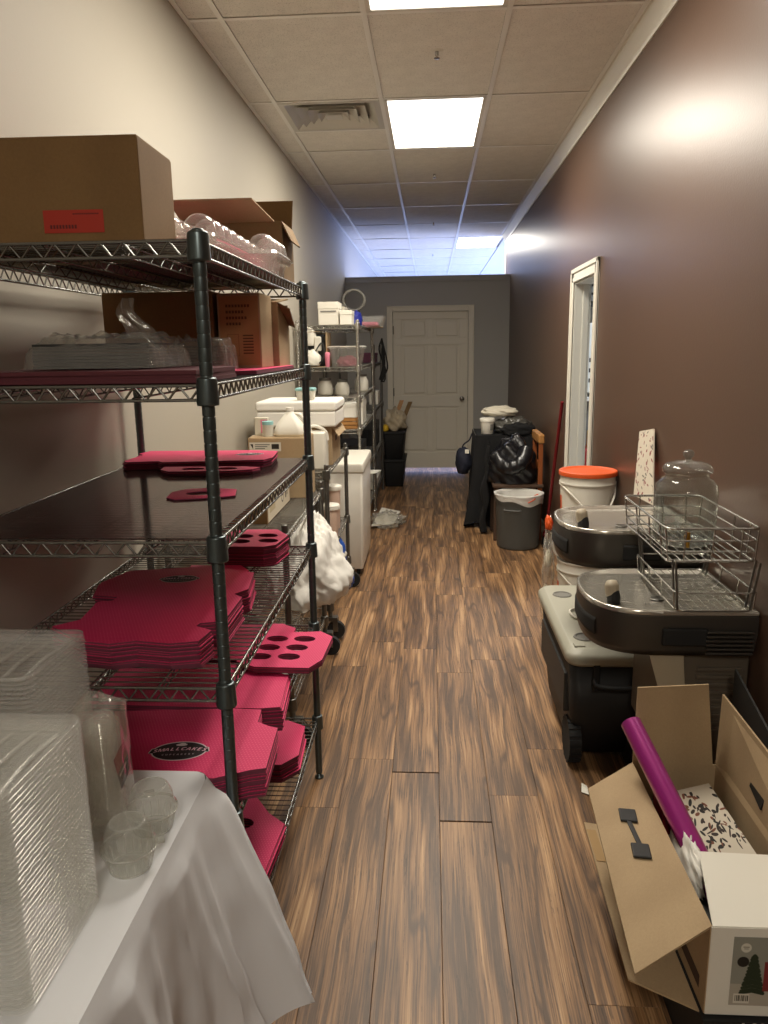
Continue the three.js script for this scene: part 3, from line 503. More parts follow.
pile(2, [[-0.76, -2.30], [-0.74, -2.2], [-0.60, -2.18], [-0.56, -2.24], [-0.60, -2.30]], S[3], 0.005, 'small pink board lying between the two fourth-shelf piles', 'small pink board lying between the two fourth-shelf piles', 'small boards on the fourth shelf', { cx: -0.66, cz: -2.25 });
// fifth shelf
const P5 = [[-0.90, -1.50], [-0.90, -1.76], [-0.50, -1.79], [-0.435, -1.785], [-0.43, -1.72], [-0.40, -1.70], [-0.375, -1.69], [-0.366, -1.51], [-0.40, -1.50], [-0.47, -1.465], [-0.64, -1.47]];
pile(15, P5, S[4], 0.0048, 'flattened pink box in the near pile with a large logo on the fifth shelf', 'top flattened pink box with the largest oval logo on the fifth shelf', 'near logo pile on the fifth shelf', { cx: -0.63, cz: -1.63, logo: [-0.58, -1.575, 0.145, 0.1] });
pile(14, [[-0.90, -1.81], [-0.90, -2.08], [-0.47, -2.09], [-0.45, -2.02], [-0.40, -2.01], [-0.385, -1.81], [-0.44, -1.80]], S[4], 0.0048, 'flattened pink box in the second pile on the fifth shelf, without a logo', 'plain top flattened pink box in the second pile on the fifth shelf', 'plain pile on the fifth shelf', { cx: -0.64, cz: -1.95 });
pile(14, [[-0.85, -2.11], [-0.85, -2.42], [-0.50, -2.42], [-0.45, -2.38], [-0.45, -2.13], [-0.5, -2.11]], S[4], 0.0048, 'flattened pink box in the far pile under the six-hole insert', 'flattened pink box in the far pile under the six-hole insert', 'far pile on the fifth shelf', { cx: -0.65, cz: -2.26 });
const hole6 = []; for (let i = 0; i < 2; i++) for (let j = 0; j < 3; j++) hole6.push(lobe(-0.50 + i * 0.085 + j * 0.012, -2.08 - j * 0.07, 0.034, 0.024, 0.15));
pile(4, [[-0.56, -2.04], [-0.55, -2.26], [-0.35, -2.285], [-0.307, -2.24], [-0.315, -2.06], [-0.345, -2.0], [-0.50, -2.005]], S[4] + 0.0735, 0.0045, 'pink six-hole cupcake insert sticking out over the aisle on the fifth shelf', 'topmost pink six-hole cupcake insert sticking out over the aisle', 'six-hole inserts on the fifth shelf', { cx: -0.44, cz: -2.15, holes: hole6, jitter: 0.001 });
// bottom shelf
pile(9, [[-0.80, -1.84], [-0.80, -2.02], [-0.52, -2.02], [-0.46, -1.93], [-0.405, -1.88], [-0.42, -1.63], [-0.48, -1.60], [-0.75, -1.62]], S[5], 0.005, 'flattened pink box in the near pile on the bottom shelf', 'top pink box with holes in the near pile on the bottom shelf', 'near pile on the bottom shelf', { cx: -0.62, cz: -1.8, holes: [lobe(-0.52, -1.78, 0.03, 0.024), lobe(-0.52, -1.88, 0.03, 0.024)] });
pile(9, [[-0.80, -2.16], [-0.80, -2.45], [-0.50, -2.45], [-0.435, -2.41], [-0.425, -2.22], [-0.47, -2.16]], S[5], 0.007, 'dark pink flattened box in the far pile on the bottom shelf', 'top flattened pink box in the far pile on the bottom shelf', 'far pile on the bottom shelf', { cx: -0.6, cz: -2.28, jitter: 0.006 });

/* ============================================================ TABLE, CLOTH AND CLEAR CONTAINERS */
{
  const t = thing('folding_table', 'folding table hidden beneath the pale cloth', 'table', [-0.745, 0, -0.75]);
  mesh('table_top', rbx(-0.295, 0.29, 0.705, 0.733, -0.62, 0.62, 0.008), M.foam, t);
  for (const sz of [-1, 1]) for (const sx of [-1, 1]) mesh('leg', bar([sx * 0.22, 0, sz * 0.5], [sx * 0.22, 0.705, sz * 0.5], 0.013, 10), M.darkGrey, t);
  // cloth: top sheet plus drape following the outline of the table
  const X1 = -0.447, X0 = -1.04, Z0 = -1.385, Z1 = -0.12, R = 0.03, YT = 0.738, path = [];
  const push = (x, z, nx, nz, c = 0) => path.push([x, z, nx, nz, c]);
  for (let i = 0; i <= 30; i++) push(X0 + (X1 - R - X0) * i / 30, Z0, 0, -1, Math.max(0, (i - 22) / 8) * 0.5);
  for (let i = 1; i < 12; i++) { const a = i / 12 * Math.PI / 2; push(X1 - R + R * Math.sin(a), Z0 + R - R * Math.cos(a), Math.sin(a), -Math.cos(a), 1); }
  for (let i = 0; i <= 90; i++) push(X1, Z0 + R + (Z1 - Z0 - R) * i / 90, 1, 0, Math.max(0, 1 - i / 14));
  let s = 0; const arc = path.map((p, i) => (i ? s += Math.hypot(p[0] - path[i - 1][0], p[1] - path[i - 1][1]) + (p[4] === 1 ? 0.012 : 0) : 0));
  const nv = 34, N = path.length - 1;
  const drape = grid((u, v) => {
    const i = Math.min(N, Math.round(u * N)), [x, z, nx, nz, c] = path[i], a = arc[i];
    const drop = v * 0.455, front = nz < -0.5 ? 0.2 : 1;
    const fold = Math.pow(1 - Math.abs(Math.sin(a * 12.5 + 0.5 + v * 0.7)), 1.4) * 0.055 + Math.pow(1 - Math.abs(Math.sin(a * 29 + 2 + v * 1.3)), 2) * 0.02 + 0.008 * noise.noise(a * 9, v * 5, 2);
    const out = (v < 0.06 ? v * 0.15 : 0.009 + (fold * front) * Math.pow(v, 0.6)) + 0.02 * v * front;
    const fl = c * v * 0.165;
    const roll = v < 0.05 ? (0.05 - v) / 0.05 : 0;
    return [x + nx * out + fl, YT - drop + 0.003 * noise.noise(a * 20, v * 8, 7) * v, z + nz * Math.min(out, 0.03) + fl * 0.35 * (c > 0.2 ? 1 : 0) - 0.0 * roll];
  }, N, nv);
  const top = grid((u, v) => [X0 + (X1 - X0) * u, YT + 0.0018 * noise.noise(u * 5, v * 8, 1) * Math.min(1, 8 * Math.min(u, 1 - u, v, 1 - v)), Z0 + (Z1 - Z0) * v], 24, 40);
  // trim the square top at its rounded corner
  const p = top.attributes.position; for (let i = 0; i < p.count; i++) { const dx = p.getX(i) - (X1 - R), dz = (Z0 + R) - p.getZ(i); if (dx > 0 && dz > 0) { const l = Math.hypot(dx, dz); if (l > R) p.setXYZ(i, X1 - R + dx / l * R, p.getY(i), Z0 + R - dz / l * R); } }
  top.computeVertexNormals();
  one('tablecloth', 'pale grey cloth draped over the table in the lower left corner', 'tablecloth', merge([drape, top]), M.cloth);
}
const YT = 0.7405;
// nested clear hinged containers
function nestedTray(hx, hz, deep, name, label, group) {
  const t = one(name, label, 'container', merge([loft([[hx - 0.02, hz - 0.02, 0.02, 0.012 - deep], [hx - 0.009, hz - 0.009, 0.022, 0.001], [hx - 0.006, hz - 0.006, 0.016, 0.003], [hx, hz, 0.018, 0.003], [hx, hz, 0.018, 0.0008]], deep > 0.03)]), M.nest, [0, 0, 0], 0, group);
  return t;
}
function trayStack(cx, cz, hx, hz, n, pitch, lab, group, ribs) {
  const t = nestedTray(hx, hz, 0.012 + 0.006, 'clear_container', lab, group);
  for (let i = 0; i < n; i++) { const p = [cx + rr(-0.0007, 0.0007), YT + 0.004 + i * pitch, cz + rr(-0.0007, 0.0007)]; i ? copy(t, p, rr(-0.002, 0.002)) : t.position.set(...p); }
  // the topmost one shows its ribbed inside
  const top = thing('clear_container', lab.replace('in the', 'on top of the').replace('nested ', ''), 'container', [cx, YT + 0.004 + n * pitch, cz], 0, group);
  mesh('tray', [loft([[hx - 0.02, hz - 0.02, 0.02, -0.016], [hx - 0.009, hz - 0.009, 0.022, 0.001], [hx - 0.007, hz - 0.007, 0.022, 0.004], [hx, hz, 0.024, 0.004], [hx, hz, 0.024, 0]], true)], M.nest, top);
  for (let r = 0; r < ribs; r++) mesh('rib', tube([[-hx + 0.03 + r * (2 * hx - 0.06) / (ribs - 1), -0.014, -hz + 0.03], [-hx + 0.03 + r * (2 * hx - 0.06) / (ribs - 1), -0.008, 0], [-hx + 0.03 + r * (2 * hx - 0.06) / (ribs - 1), -0.014, hz - 0.03]], 0.004, 10, 6), M.nest, top);
}
trayStack(-0.625, -0.905, 0.115, 0.112, 39, 0.0077, 'clear nested plastic container in the large near stack', 'large near stack of clear containers', 6);
trayStack(-0.725, -1.155, 0.115, 0.105, 44, 0.0077, 'clear nested plastic container in the stack behind, by the wall side', 'rear stack of clear containers', 6);
{
  const t = thing('wrapped_package', 'clear bag of nested dome lids standing on the cloth', 'package', [-0.575, YT, -1.20]);
  for (let i = 0; i < 22; i++) mesh('dome_lid', lathe([[0.03, 0.0], [0.031, 0.002], [0.027, 0.004], [0.024, 0.014], [0.016, 0.02], [0, 0.022]], 16).translate(0, 0.002 + i * 0.0093, 0), M.nest, t);
  const bag = grid((u, v) => { const a = u * 6.2832, q = Math.pow(Math.abs(Math.cos(a)), 4) + Math.pow(Math.abs(Math.sin(a)), 4), r = Math.pow(q, -0.25); const w = v < 0.93 ? 1 : 1 - Math.pow((v - 0.93) / 0.07, 2) * 0.95; const n = 1 + 0.07 * noise.noise(Math.cos(a) * 3, v * 7, Math.sin(a) * 3) + 0.03 * noise.noise(Math.cos(a) * 9, v * 20, Math.sin(a) * 9); return [0.036 * r * Math.cos(a) * n * w, 0.001 + v * 0.245 + 0.012 * Math.sin(a * 2 + 1) * v, 0.05 * r * Math.sin(a) * n * w]; }, 48, 40);
  mesh('clear_bag', bag, M.film, t);
  const lt = canvasTex(96, 128, (c, w, h) => { c.fillStyle = '#8f1f3a'; c.fillRect(0, 0, w, h); c.fillStyle = '#2a1a28'; c.fillRect(0, 64, w, 64); c.fillStyle = '#d8c8c8'; c.fillRect(12, 76, 60, 10); });
  mesh('label_card', new THREE.PlaneGeometry(0.05, 0.07).rotateY(Math.PI / 2).rotateX(0.3).translate(0.0325, 0.12, 0.0), std(0xffffff, 0.6, 0, { map: lt, side: THREE.DoubleSide }), t);
}
function dome(label, x, z, turn) {
  const t = thing('dome_container', label, 'container', [x, YT, z], turn, 'clear single-cupcake dome containers');
  mesh('base_cup', lathe([[0, 0.002], [0.031, 0.002], [0.033, 0], [0.04, 0.03], [0.044, 0.034], [0.044, 0.038]], 32), M.clear, t);
  mesh('domed_lid', [lathe([[0.0445, 0.037], [0.0445, 0.042], [0.041, 0.043], [0.0395, 0.05], [0.037, 0.068], [0.031, 0.08], [0.027, 0.083], [0.025, 0.081], [0, 0.081]], 32), bx(0.04, 0.056, 0.036, 0.042, -0.009, 0.009)], M.clear, t);
  mesh('rim', [new THREE.TorusGeometry(0.0445, 0.0016, 6, 40).rotateX(Math.PI / 2).translate(0, 0.0385, 0), new THREE.TorusGeometry(0.027, 0.0012, 6, 32).rotateX(Math.PI / 2).translate(0, 0.0825, 0), new THREE.TorusGeometry(0.033, 0.0014, 6, 32).rotateX(Math.PI / 2).translate(0, 0.002, 0)], M.nest, t);
  mesh('rib', Array.from({ length: 18 }, (_, i) => bar([0.0335, 0.003, 0], [0.04, 0.029, 0], 0.0012, 4).rotateY(i / 18 * 6.2832)), M.nest, t);
}
dome('clear cupcake dome nearest the big stack of containers', -0.495, -1.09, 0.4);
dome('clear cupcake dome standing farther back on the cloth', -0.495, -1.195, 2.0);

/* ============================================================ CART CONTENTS (LEFT) */
{
  const y = 0.877;
  const b = carton('cardboard_carton', 'low kraft carton with a white printed side at the front of the near cart', -0.99, -0.66, y, y + 0.135, -3.5, -3.0, M.kraftDark, { seamX: false });
  const pt = canvasTex(512, 160, (c, w, h) => { c.fillStyle = '#cfc4ae'; c.fillRect(0, 0, w, h); c.strokeStyle = '#4a4036'; c.lineWidth = 8; c.beginPath(); c.ellipse(330, 80, 30, 44, 0, 0, 7); c.stroke(); c.fillStyle = '#4a4036'; c.fillRect(312, 62, 34, 30); c.fillRect(250, 60, 22, 26); c.fillRect(400, 40, 26, 80); c.fillRect(438, 50, 20, 60); c.fillStyle = '#b8a988'; c.fillRect(40, 30, 120, 90); });
  mesh('printed_panel', new THREE.PlaneGeometry(0.48, 0.128).rotateY(Math.PI / 2).translate(0.1656, 0.068, 0), std(0xffffff, 0.75, 0, { map: pt }), b);
  const k = carton('cardboard_carton', 'large kraft carton with a white address label on the near cart', -0.86, -0.578, y, y + 0.285, -3.755, -3.56, M.kraft, { seamX: true });
  const lt = canvasTex(256, 64, (c, w, h) => { c.fillStyle = '#d6d2c6'; c.fillRect(0, 0, w, h); c.fillStyle = '#26221e'; c.beginPath(); c.moveTo(8, 12); c.lineTo(30, 12); c.lineTo(30, 48); c.fill(); for (let i = 0; i < 3; i++) c.fillRect(46, 14 + i * 14, 120 - i * 20, 5); c.fillRect(180, 12, 60, 36); });
  mesh('address_label', new THREE.PlaneGeometry(0.15, 0.042).translate(-0.06, 0.245, 0.0982), std(0xffffff, 0.6, 0, { map: lt }), k);
  // gallon jug
  const t = thing('plastic_jug', 'white plastic gallon jug with a loop handle on the kraft carton', 'jug', [-0.672, y + 0.2885, -3.655], 0.0);
  mesh('bottle', loft([[0.07, 0.062, 0.03, 0], [0.073, 0.065, 0.03, 0.01], [0.073, 0.065, 0.03, 0.03], [0.06, 0.055, 0.03, 0.06], [0.032, 0.03, 0.025, 0.095], [0.019, 0.019, 0.018, 0.106], [0.019, 0.019, 0.018, 0.118]], true, true), M.white, t);
  mesh('handle', tube([[0.014, 0.1, 0], [0.045, 0.098, 0], [0.062, 0.07, 0], [0.066, 0.03, 0]], 0.009, 18, 8), M.white, t);
  mesh('cap', cyl(0.021, 0.02, 0.015, 18).translate(0, 0.118, 0), M.whiteShiny, t);
  const jr = thing('spice_shaker', 'clear shaker with a blue lid next to the white jug', 'jar', [-0.775, y + 0.2885, -3.62]);
  mesh('body', cyl(0.026, 0.026, 0.055, 18), M.milky, jr); mesh('lid', cyl(0.027, 0.027, 0.016, 18).translate(0, 0.055, 0), M.teal, jr);
  const fr = thing('paper_packet', 'small pink and white packet standing behind the shaker', 'packet', [-0.82, y + 0.2885, -3.68]);
  mesh('packet_body', rbx(-0.03, 0.035, 0, 0.085, -0.012, 0.012, 0.004), M.offwhite, fr); mesh('packet_label', bx(0.0, 0.034, 0.01, 0.075, 0.012, 0.0125), M.pinkSoft, fr);
}
{
  const y = 0.932;
  const t = thing('open_carton', 'tall kraft carton carrying the white foam box on the second cart', 'box', [-0.74, y, -4.42]);
  mesh('body', rbx(-0.23, 0.19, 0, 0.215, -0.2, 0.18, 0.003), M.kraft, t); mesh('handle_hole', bx(0.1895, 0.1908, 0.12, 0.15, -0.04, 0.04), M.brownDark, t);
  mesh('flap', slab([[0.19, 0.215, -0.2], [0.19, 0.215, 0.18], [0.225, 0.16, 0.17], [0.225, 0.16, -0.19]]), M.kraft, t);
  const f = thing('foam_box', 'long white foam box on top of the tall kraft carton', 'box', [-0.735, y + 0.2165, -4.4]);
  mesh('body', rbx(-0.225, 0.215, 0, 0.085, -0.2, 0.2, 0.012), M.foam, f); mesh('lid', rbx(-0.23, 0.22, 0.085, 0.14, -0.205, 0.205, 0.016), M.foam, f);
  const c = thing('food_container', 'small clear food container with a teal lid on the foam box', 'container', [-0.70, y + 0.357, -4.32]);
  mesh('tub', loft([[0.045, 0.038, 0.012, 0], [0.052, 0.045, 0.012, 0.055]], true), M.milky, c); mesh('contents', loft([[0.042, 0.035, 0.01, 0.004], [0.046, 0.039, 0.01, 0.03]], true, true), M.peach, c); mesh('lid', loft([[0.055, 0.048, 0.014, 0.054], [0.055, 0.048, 0.014, 0.066], [0.05, 0.043, 0.014, 0.068]], true, true), M.teal, c);
  const w = thing('white_canister', 'white plastic canister with a raised grip beside the kraft carton', 'canister', [-0.62, y, -4.13]);
  mesh('body', loft([[0.05, 0.06, 0.016, 0], [0.056, 0.068, 0.018, 0.01], [0.056, 0.068, 0.018, 0.19], [0.045, 0.055, 0.018, 0.2]], true, true), M.white, w);
  mesh('grip', tube([[-0.03, 0.198, 0.02], [-0.03, 0.225, 0.02], [0.0, 0.228, 0.0], [0.045, 0.20, -0.02], [0.058, 0.15, -0.02]], 0.009, 20, 8), M.white, w);
  for (const [x, z, h, l] of [[-0.60, -4.62, 0.27, 'pinkish round tub with a white lid, rear one on the lower cart shelf'], [-0.585, -4.38, 0.20, 'pinkish round tub with a white lid, front one on the lower cart shelf'], [-0.66, -4.22, 0.13, 'short white plastic tub in front of the pinkish tubs']]) {
    const q = thing('plastic_tub', l, 'tub', [x, 0.482, z]);
    mesh('bucket', lathe([[0, 0], [0.036, 0], [0.043, h - 0.025], [0.046, h - 0.02]], 26), h < 0.15 ? M.white : M.peach, q); mesh('lid', lathe([[0.05, h - 0.03], [0.052, h - 0.03], [0.052, h - 0.01], [0.046, h], [0, h]], 26), M.white, q);
  }
  const bl = thing('blue_package', 'blue and white plastic package on the lowest shelf of the second cart', 'package', [-0.60, 0.203, -4.6]);
  mesh('package_body', lump(0.07, 0.16, 0.12, 0.15, 2, 3, 0.05, 28), M.blue, bl); mesh('white_band', lump(0.073, 0.05, 0.122, 0.15, 2, 3, 0.05, 28).translate(0, 0.08, 0), M.white, bl);
}
{
  const g = lump(0.20, 0.27, 0.30, 0.2, 1.8, 8.3, 0.14, 80, 0.45), p = g.attributes.position;
  for (let i = 0; i < p.count; i++) { const y = p.getY(i), s = 1 - 0.55 * cl((y - 0.06) / 0.34); p.setXYZ(i, p.getX(i) * s + 0.05 * (1 - s), y, p.getZ(i) * s); } g.computeVertexNormals();
  const t = thing('white_bag', 'stuffed white plastic bag bulging out of the near cart', 'bag', [-0.56, 0.473, -3.36]);
  g.translate(0.0, 0, 0); mesh('bag_body', g, M.foam, t);
  mesh('blue_corner', lump(0.05, 0.06, 0.07, 0.2, 3, 2, 0.1, 24).translate(0.155, -0.02 + 0.04, -0.03), M.blue, t);
  const w = one('white_bag', 'white bag lying low between the near shelving unit and the cart', 'bag', lump(0.12, 0.13, 0.2, 0.25, 2.5, 4.2, 0.1, 40, 0.4), M.foam, [-0.66, 0.203, -3.1]);
}
// tall white ingredient bin
{
  const t = thing('ingredient_bin', 'tall narrow white bin with a flat lid behind the carts', 'bin', [-0.585, 0, -5.54]);
  mesh('body', loft([[0.105, 0.35, 0.015, 0.05], [0.116, 0.365, 0.018, 0.735]], true, true), M.whiteShiny, t);
  mesh('lid', loft([[0.12, 0.37, 0.018, 0.735], [0.122, 0.375, 0.018, 0.745], [0.122, 0.375, 0.018, 0.785], [0.118, 0.371, 0.018, 0.798], [0.112, 0.364, 0.016, 0.80]], true, true), M.white, t);
  for (const [x, z] of [[-0.07, 0.3], [0.07, 0.3], [-0.07, -0.3], [0.07, -0.3]]) mesh('caster', new THREE.CylinderGeometry(0.028, 0.028, 0.025, 16).rotateZ(Math.PI / 2).translate(x, 0.028, z), M.rubber, t);
}
one('plastic_wrap', 'crumpled clear plastic wrap lying on the floor past the white bin', 'plastic', lump(0.16, 0.07, 0.26, 0.4, 3, 6, 0.4, 44, 0.35), M.film, [-0.40, 0.002, -6.85]);
one('paper_sheet', 'white sheet of cardboard on the floor under the plastic wrap', 'sheet', slab([[-0.53, 0.03, -6.6], [-0.34, 0.012, -6.75], [-0.30, 0.012, -7.3], [-0.48, 0.05, -7.3]], 0.006), M.white);

/* ------------------------------------------------------------ chrome unit contents */
function plainBox(name, label, cat, x0, x1, y0, y1, z0, z1, mat, lidMat) {
  const t = thing(name, label, cat, [(x0 + x1) / 2, y0, (z0 + z1) / 2]), hx = (x1 - x0) / 2, hz = Math.abs(z1 - z0) / 2, h = y1 - y0;
  mesh('body', rbx(-hx + 0.003, hx - 0.003, 0, h * 0.82, -hz + 0.003, hz - 0.003, 0.003), mat, t); mesh('lid', rbx(-hx, hx, h * 0.7, h, -hz, hz, 0.003), lidMat || mat, t); return t;
}
{
  const y = 1.7465;
  const pb = plainBox('white_carton', 'larger white printed carton on top of the chrome shelving', 'box', -0.86, -0.70, y, y + 0.17, -6.25, -6.0, M.white);
  mesh('print_band', bx(-0.06, 0.06, 0.095, 0.105, 0.125, 0.1262), M.grey, pb);
  plainBox('white_carton', 'smaller white carton on top of the chrome shelving, nearer the aisle', 'box', -0.695, -0.60, y, y + 0.105, -6.2, -5.99, M.white);
  plainBox('white_carton', 'flat white carton behind the two others on top of the chrome shelving', 'box', -0.84, -0.69, y, y + 0.15, -6.62, -6.32, M.offwhite);
  one('blue_cloth', 'crumpled royal blue cloth on top of the chrome shelving', 'cloth', lump(0.06, 0.08, 0.07, 0.3, 3, 1, 0.2, 26), M.royal, [-0.62, y, -6.48]).position.y = y + 0.0;
  const r = thing('ring_light', 'tilted grey ring standing on top of the chrome shelving', 'ring', [-0.66, y, -6.8]);
  mesh('ring', new THREE.TorusGeometry(0.092, 0.012, 10, 40).rotateX(0.1).rotateZ(-0.5).scale(1, 0.92, 1).translate(0, 0.225, 0), M.grey, r);
  mesh('stand', [bar([0.045, 0.0, 0], [0.04, 0.145, 0], 0.008, 8), cyl(0.05, 0.045, 0.015, 16).translate(0.045, 0, 0), rbx(0.015, 0.07, 0.05, 0.1, -0.02, 0.02, 0.006)], M.darkGrey, r);
  const tr = thing('plastic_tray', 'clear shallow plastic tray with pink bits on top of the chrome shelving', 'tray', [-0.56, y, -7.12]);
  mesh('tray', loft([[0.12, 0.15, 0.02, 0], [0.15, 0.18, 0.02, 0.1]], true), M.nest, tr); mesh('contents', loft([[0.1, 0.12, 0.02, 0.003], [0.08, 0.1, 0.02, 0.05]], true, true), M.pinkSoft, tr); mesh('base_board', bx(-0.13, 0.13, -0.0005, 0.0, -0.16, 0.16), M.kraft, tr);
}
{
  const y = 1.4315;
  const b = thing('open_carton', 'carton packed with black and white gear at the near end of the chrome shelving', 'box', [-0.885, y, -6.12]);
  mesh('body', [slab([[0.085, 0, 0.14], [0.085, 0, -0.14], [0.085, 0.26, -0.14], [0.085, 0.26, 0.14]], 0.006), slab([[-0.09, 0, -0.14], [0.085, 0, -0.14], [0.085, 0.26, -0.14], [-0.09, 0.26, -0.14]]), slab([[-0.09, 0, 0.14], [-0.09, 0, -0.14], [-0.09, 0.26, -0.14], [-0.09, 0.26, 0.14]]), bx(-0.09, 0.085, 0, 0.004, -0.14, 0.14)], M.kraft, b);
  mesh('flap', slab([[-0.09, 0.26, 0.14], [-0.09, 0.26, -0.14], [0.03, 0.272, -0.12], [0.03, 0.268, 0.12]]), M.kraft, b);
  mesh('black_gear', [rbx(-0.08, 0.078, 0.006, 0.245, -0.12, 0.11, 0.02)], M.black, b); mesh('white_gear', [rbx(-0.01, 0.045, 0.12, 0.23, 0.10, 0.135, 0.012), lump(0.06, 0.09, 0.04, 0.2, 3, 2, 0, 20).translate(-0.05, 0.16, 0.1), lump(0.07, 0.08, 0.05, 0.2, 3, 5, 0, 20).translate(-0.03, 0.01, 0.12)], M.white, b);
  mesh('cable', tube([[0.0, 0.12, 0.13], [0.05, 0.18, 0.14], [0.07, 0.1, 0.14], [0.03, 0.03, 0.14], [-0.02, 0.06, 0.135]], 0.006, 24, 6), M.darkGrey, b);
  const t = thing('storage_tub', 'clear plastic tub with pink things on the chrome shelving', 'tub', [-0.66, y, -6.18]);
  mesh('tub', loft([[0.105, 0.15, 0.02, 0], [0.125, 0.18, 0.024, 0.14], [0.135, 0.19, 0.024, 0.143], [0.135, 0.19, 0.024, 0.135]], true), M.nest, t);
  mesh('lid', loft([[0.137, 0.192, 0.024, 0.145], [0.137, 0.192, 0.024, 0.152], [0.12, 0.175, 0.02, 0.156]], true, true), M.milky, t);
  mesh('pink_contents', lump(0.085, 0.05, 0.13, 0.3, 3, 7, 0.2, 26).translate(0, 0.003, 0), M.pinkSoft, t);
  one('pink_cup', 'small bright pink cup next to the packed carton', 'cup', lathe([[0, 0], [0.016, 0], [0.02, 0.08], [0.024, 0.1], [0.014, 0.11], [0, 0.112]], 18), M.pinkSoft, [-0.795, y, -5.99]);
}
{
  const jar = (x, z, y, h, r, l) => { const t = thing('glass_jar', l, 'jar', [x, y, z]); mesh('jar_body', lathe([[0, 0.002], [r * 0.8, 0.002], [r, 0.02], [r, h * 0.7], [r * 0.75, h * 0.9], [r * 0.75, h]], 22), M.milky, t); mesh('lid', cyl(r * 0.8, r * 0.8, 0.02, 20).translate(0, h, 0), M.chromeDark, t); };
  jar(-0.84, -6.15, 1.2015, 0.12, 0.06, 'left round glass jar on the dim shelf under the clear tub');
  jar(-0.70, -6.12, 1.2015, 0.11, 0.055, 'middle round glass jar on the dim shelf under the clear tub');
  jar(-0.60, -6.7, 1.2015, 0.13, 0.06, 'farther glass jar on the dim shelf under the clear tub');
  const y = 0.9515;
  plainBox('white_carton', 'wide white box on the chrome shelf just above the wooden crate level', 'box', -0.755, -0.575, y + 0.09, y + 0.2, -6.3, -5.98, M.foam);
  plainBox('white_carton', 'narrow white box at the aisle side of the wide white box', 'box', -0.655, -0.56, y, y + 0.2, -6.7, -6.36, M.white);
  const c = thing('wooden_crate', 'pale wooden slatted crate under the wide white box', 'crate', [-0.665, y, -6.14]);
  for (const k of [0, 1, 2]) { mesh('slat', bx(-0.09, 0.09, 0.004 + k * 0.029, 0.028 + k * 0.029, 0.145, 0.155), M.woodPale, c); mesh('slat', bx(-0.09, 0.09, 0.004 + k * 0.029, 0.028 + k * 0.029, -0.155, -0.145), M.woodPale, c); mesh('slat', bx(0.08, 0.09, 0.004 + k * 0.029, 0.028 + k * 0.029, -0.145, 0.145), M.woodPale, c); }
  mesh('crate_bottom', bx(-0.09, 0.08, 0, 0.004, -0.145, 0.145), M.woodPale, c);
  one('paper_scrap', 'loose white paper sticking out above the white bin', 'paper', slab([[-0.62, 0.5515, -6.2], [-0.45, 0.575, -6.15], [-0.42, 0.553, -6.45], [-0.62, 0.5515, -6.5]], 0.003), M.white);
  plainBox('grey_case', 'dim grey plastic case on the lower chrome shelf', 'case', -0.85, -0.60, 0.5515, 0.75, -7.1, -6.55, M.grey, M.darkGrey);
}
/* ------------------------------------------------------------ far dark unit contents and totes */
{
  const t = thing('storage_tote', 'lower black plastic tote standing on the floor by the far door', 'tote', [-0.425, 0, -9.0]);
  const tote = q => { mesh('tub', loft([[0.10, 0.27, 0.025, 0], [0.125, 0.30, 0.03, 0.30]], true), M.black, q); mesh('lid', loft([[0.13, 0.305, 0.03, 0.29], [0.136, 0.312, 0.03, 0.295], [0.136, 0.312, 0.03, 0.312], [0.12, 0.295, 0.03, 0.318]], true, true), M.black, q); };
  tote(t);
  const u = thing('storage_tote', 'upper black plastic tote topped with torn paper by the far door', 'tote', [-0.425, 0.3185, -9.0]); tote(u);
  one('paper_bag', 'crumpled brown paper bag on top of the stacked totes', 'bag', lump(0.14, 0.17, 0.22, 0.35, 2.6, 9, 0.25, 36, 0.4), M.beige, [-0.42, 0.637, -8.98]);
  const stick = (l, a, b, m) => one('wooden_stick', l, 'stick', slab([[a[0], a[1], a[2]], [a[0] + 0.05, a[1], a[2]], [b[0] + 0.05, b[1], b[2]], [b[0], b[1], b[2]]], 0.02), m);
  stick('left flat wooden stick leaning in the paper bag on the totes', [-0.46, 0.72, -9.1], [-0.37, 0.96, -9.15], M.woodPale); stick('right shorter wooden stick leaning in the paper bag on the totes', [-0.36, 0.72, -9.12], [-0.27, 0.94, -9.17], M.kraftGrey);
  one('yellow_cloth', 'small yellow rag on the totes by the far shelving', 'cloth', lump(0.04, 0.05, 0.05, 0.3, 3, 2, 0.2, 18), M.yellow, [-0.52, 0.637, -8.78]);
  const h = thing('cable_hank', 'black cables hanging from the far shelving unit', 'cables', [-0.535, 1.12, -8.585]);
  for (let k = 0; k < 4; k++) mesh('cable', tube([[0, 0.55, 0.0], [0.03 * (k - 1), 0.42 - 0.06 * k, 0.03], [0.04 - 0.02 * k, 0.2 - 0.03 * k, 0.035], [-0.03 + 0.02 * k, 0.1, 0.03], [0.02, 0.3, 0.02], [0, 0.54, 0.0]], 0.009, 30, 6), M.black, h);
  plainBox('white_carton', 'small white appliance on the far dark shelving', 'box', -0.66, -0.56, 0.9815, 1.12, -8.5, -8.2, M.white);
  plainBox('dark_case', 'black case on the middle shelf of the far dark shelving', 'case', -0.78, -0.57, 0.5515, 0.8, -8.5, -8.1, M.black, M.darkGrey);
  plainBox('dark_case', 'plum coloured case on the top shelf of the far dark shelving', 'case', -0.75, -0.57, 1.4215, 1.52, -8.4, -8.0, std(0x5a2840, 0.7));
  plainBox('white_carton', 'long white box on the lowest far shelf near the floor', 'box', -0.72, -0.555, 0.1715, 0.25, -8.4, -7.6, M.white);
}

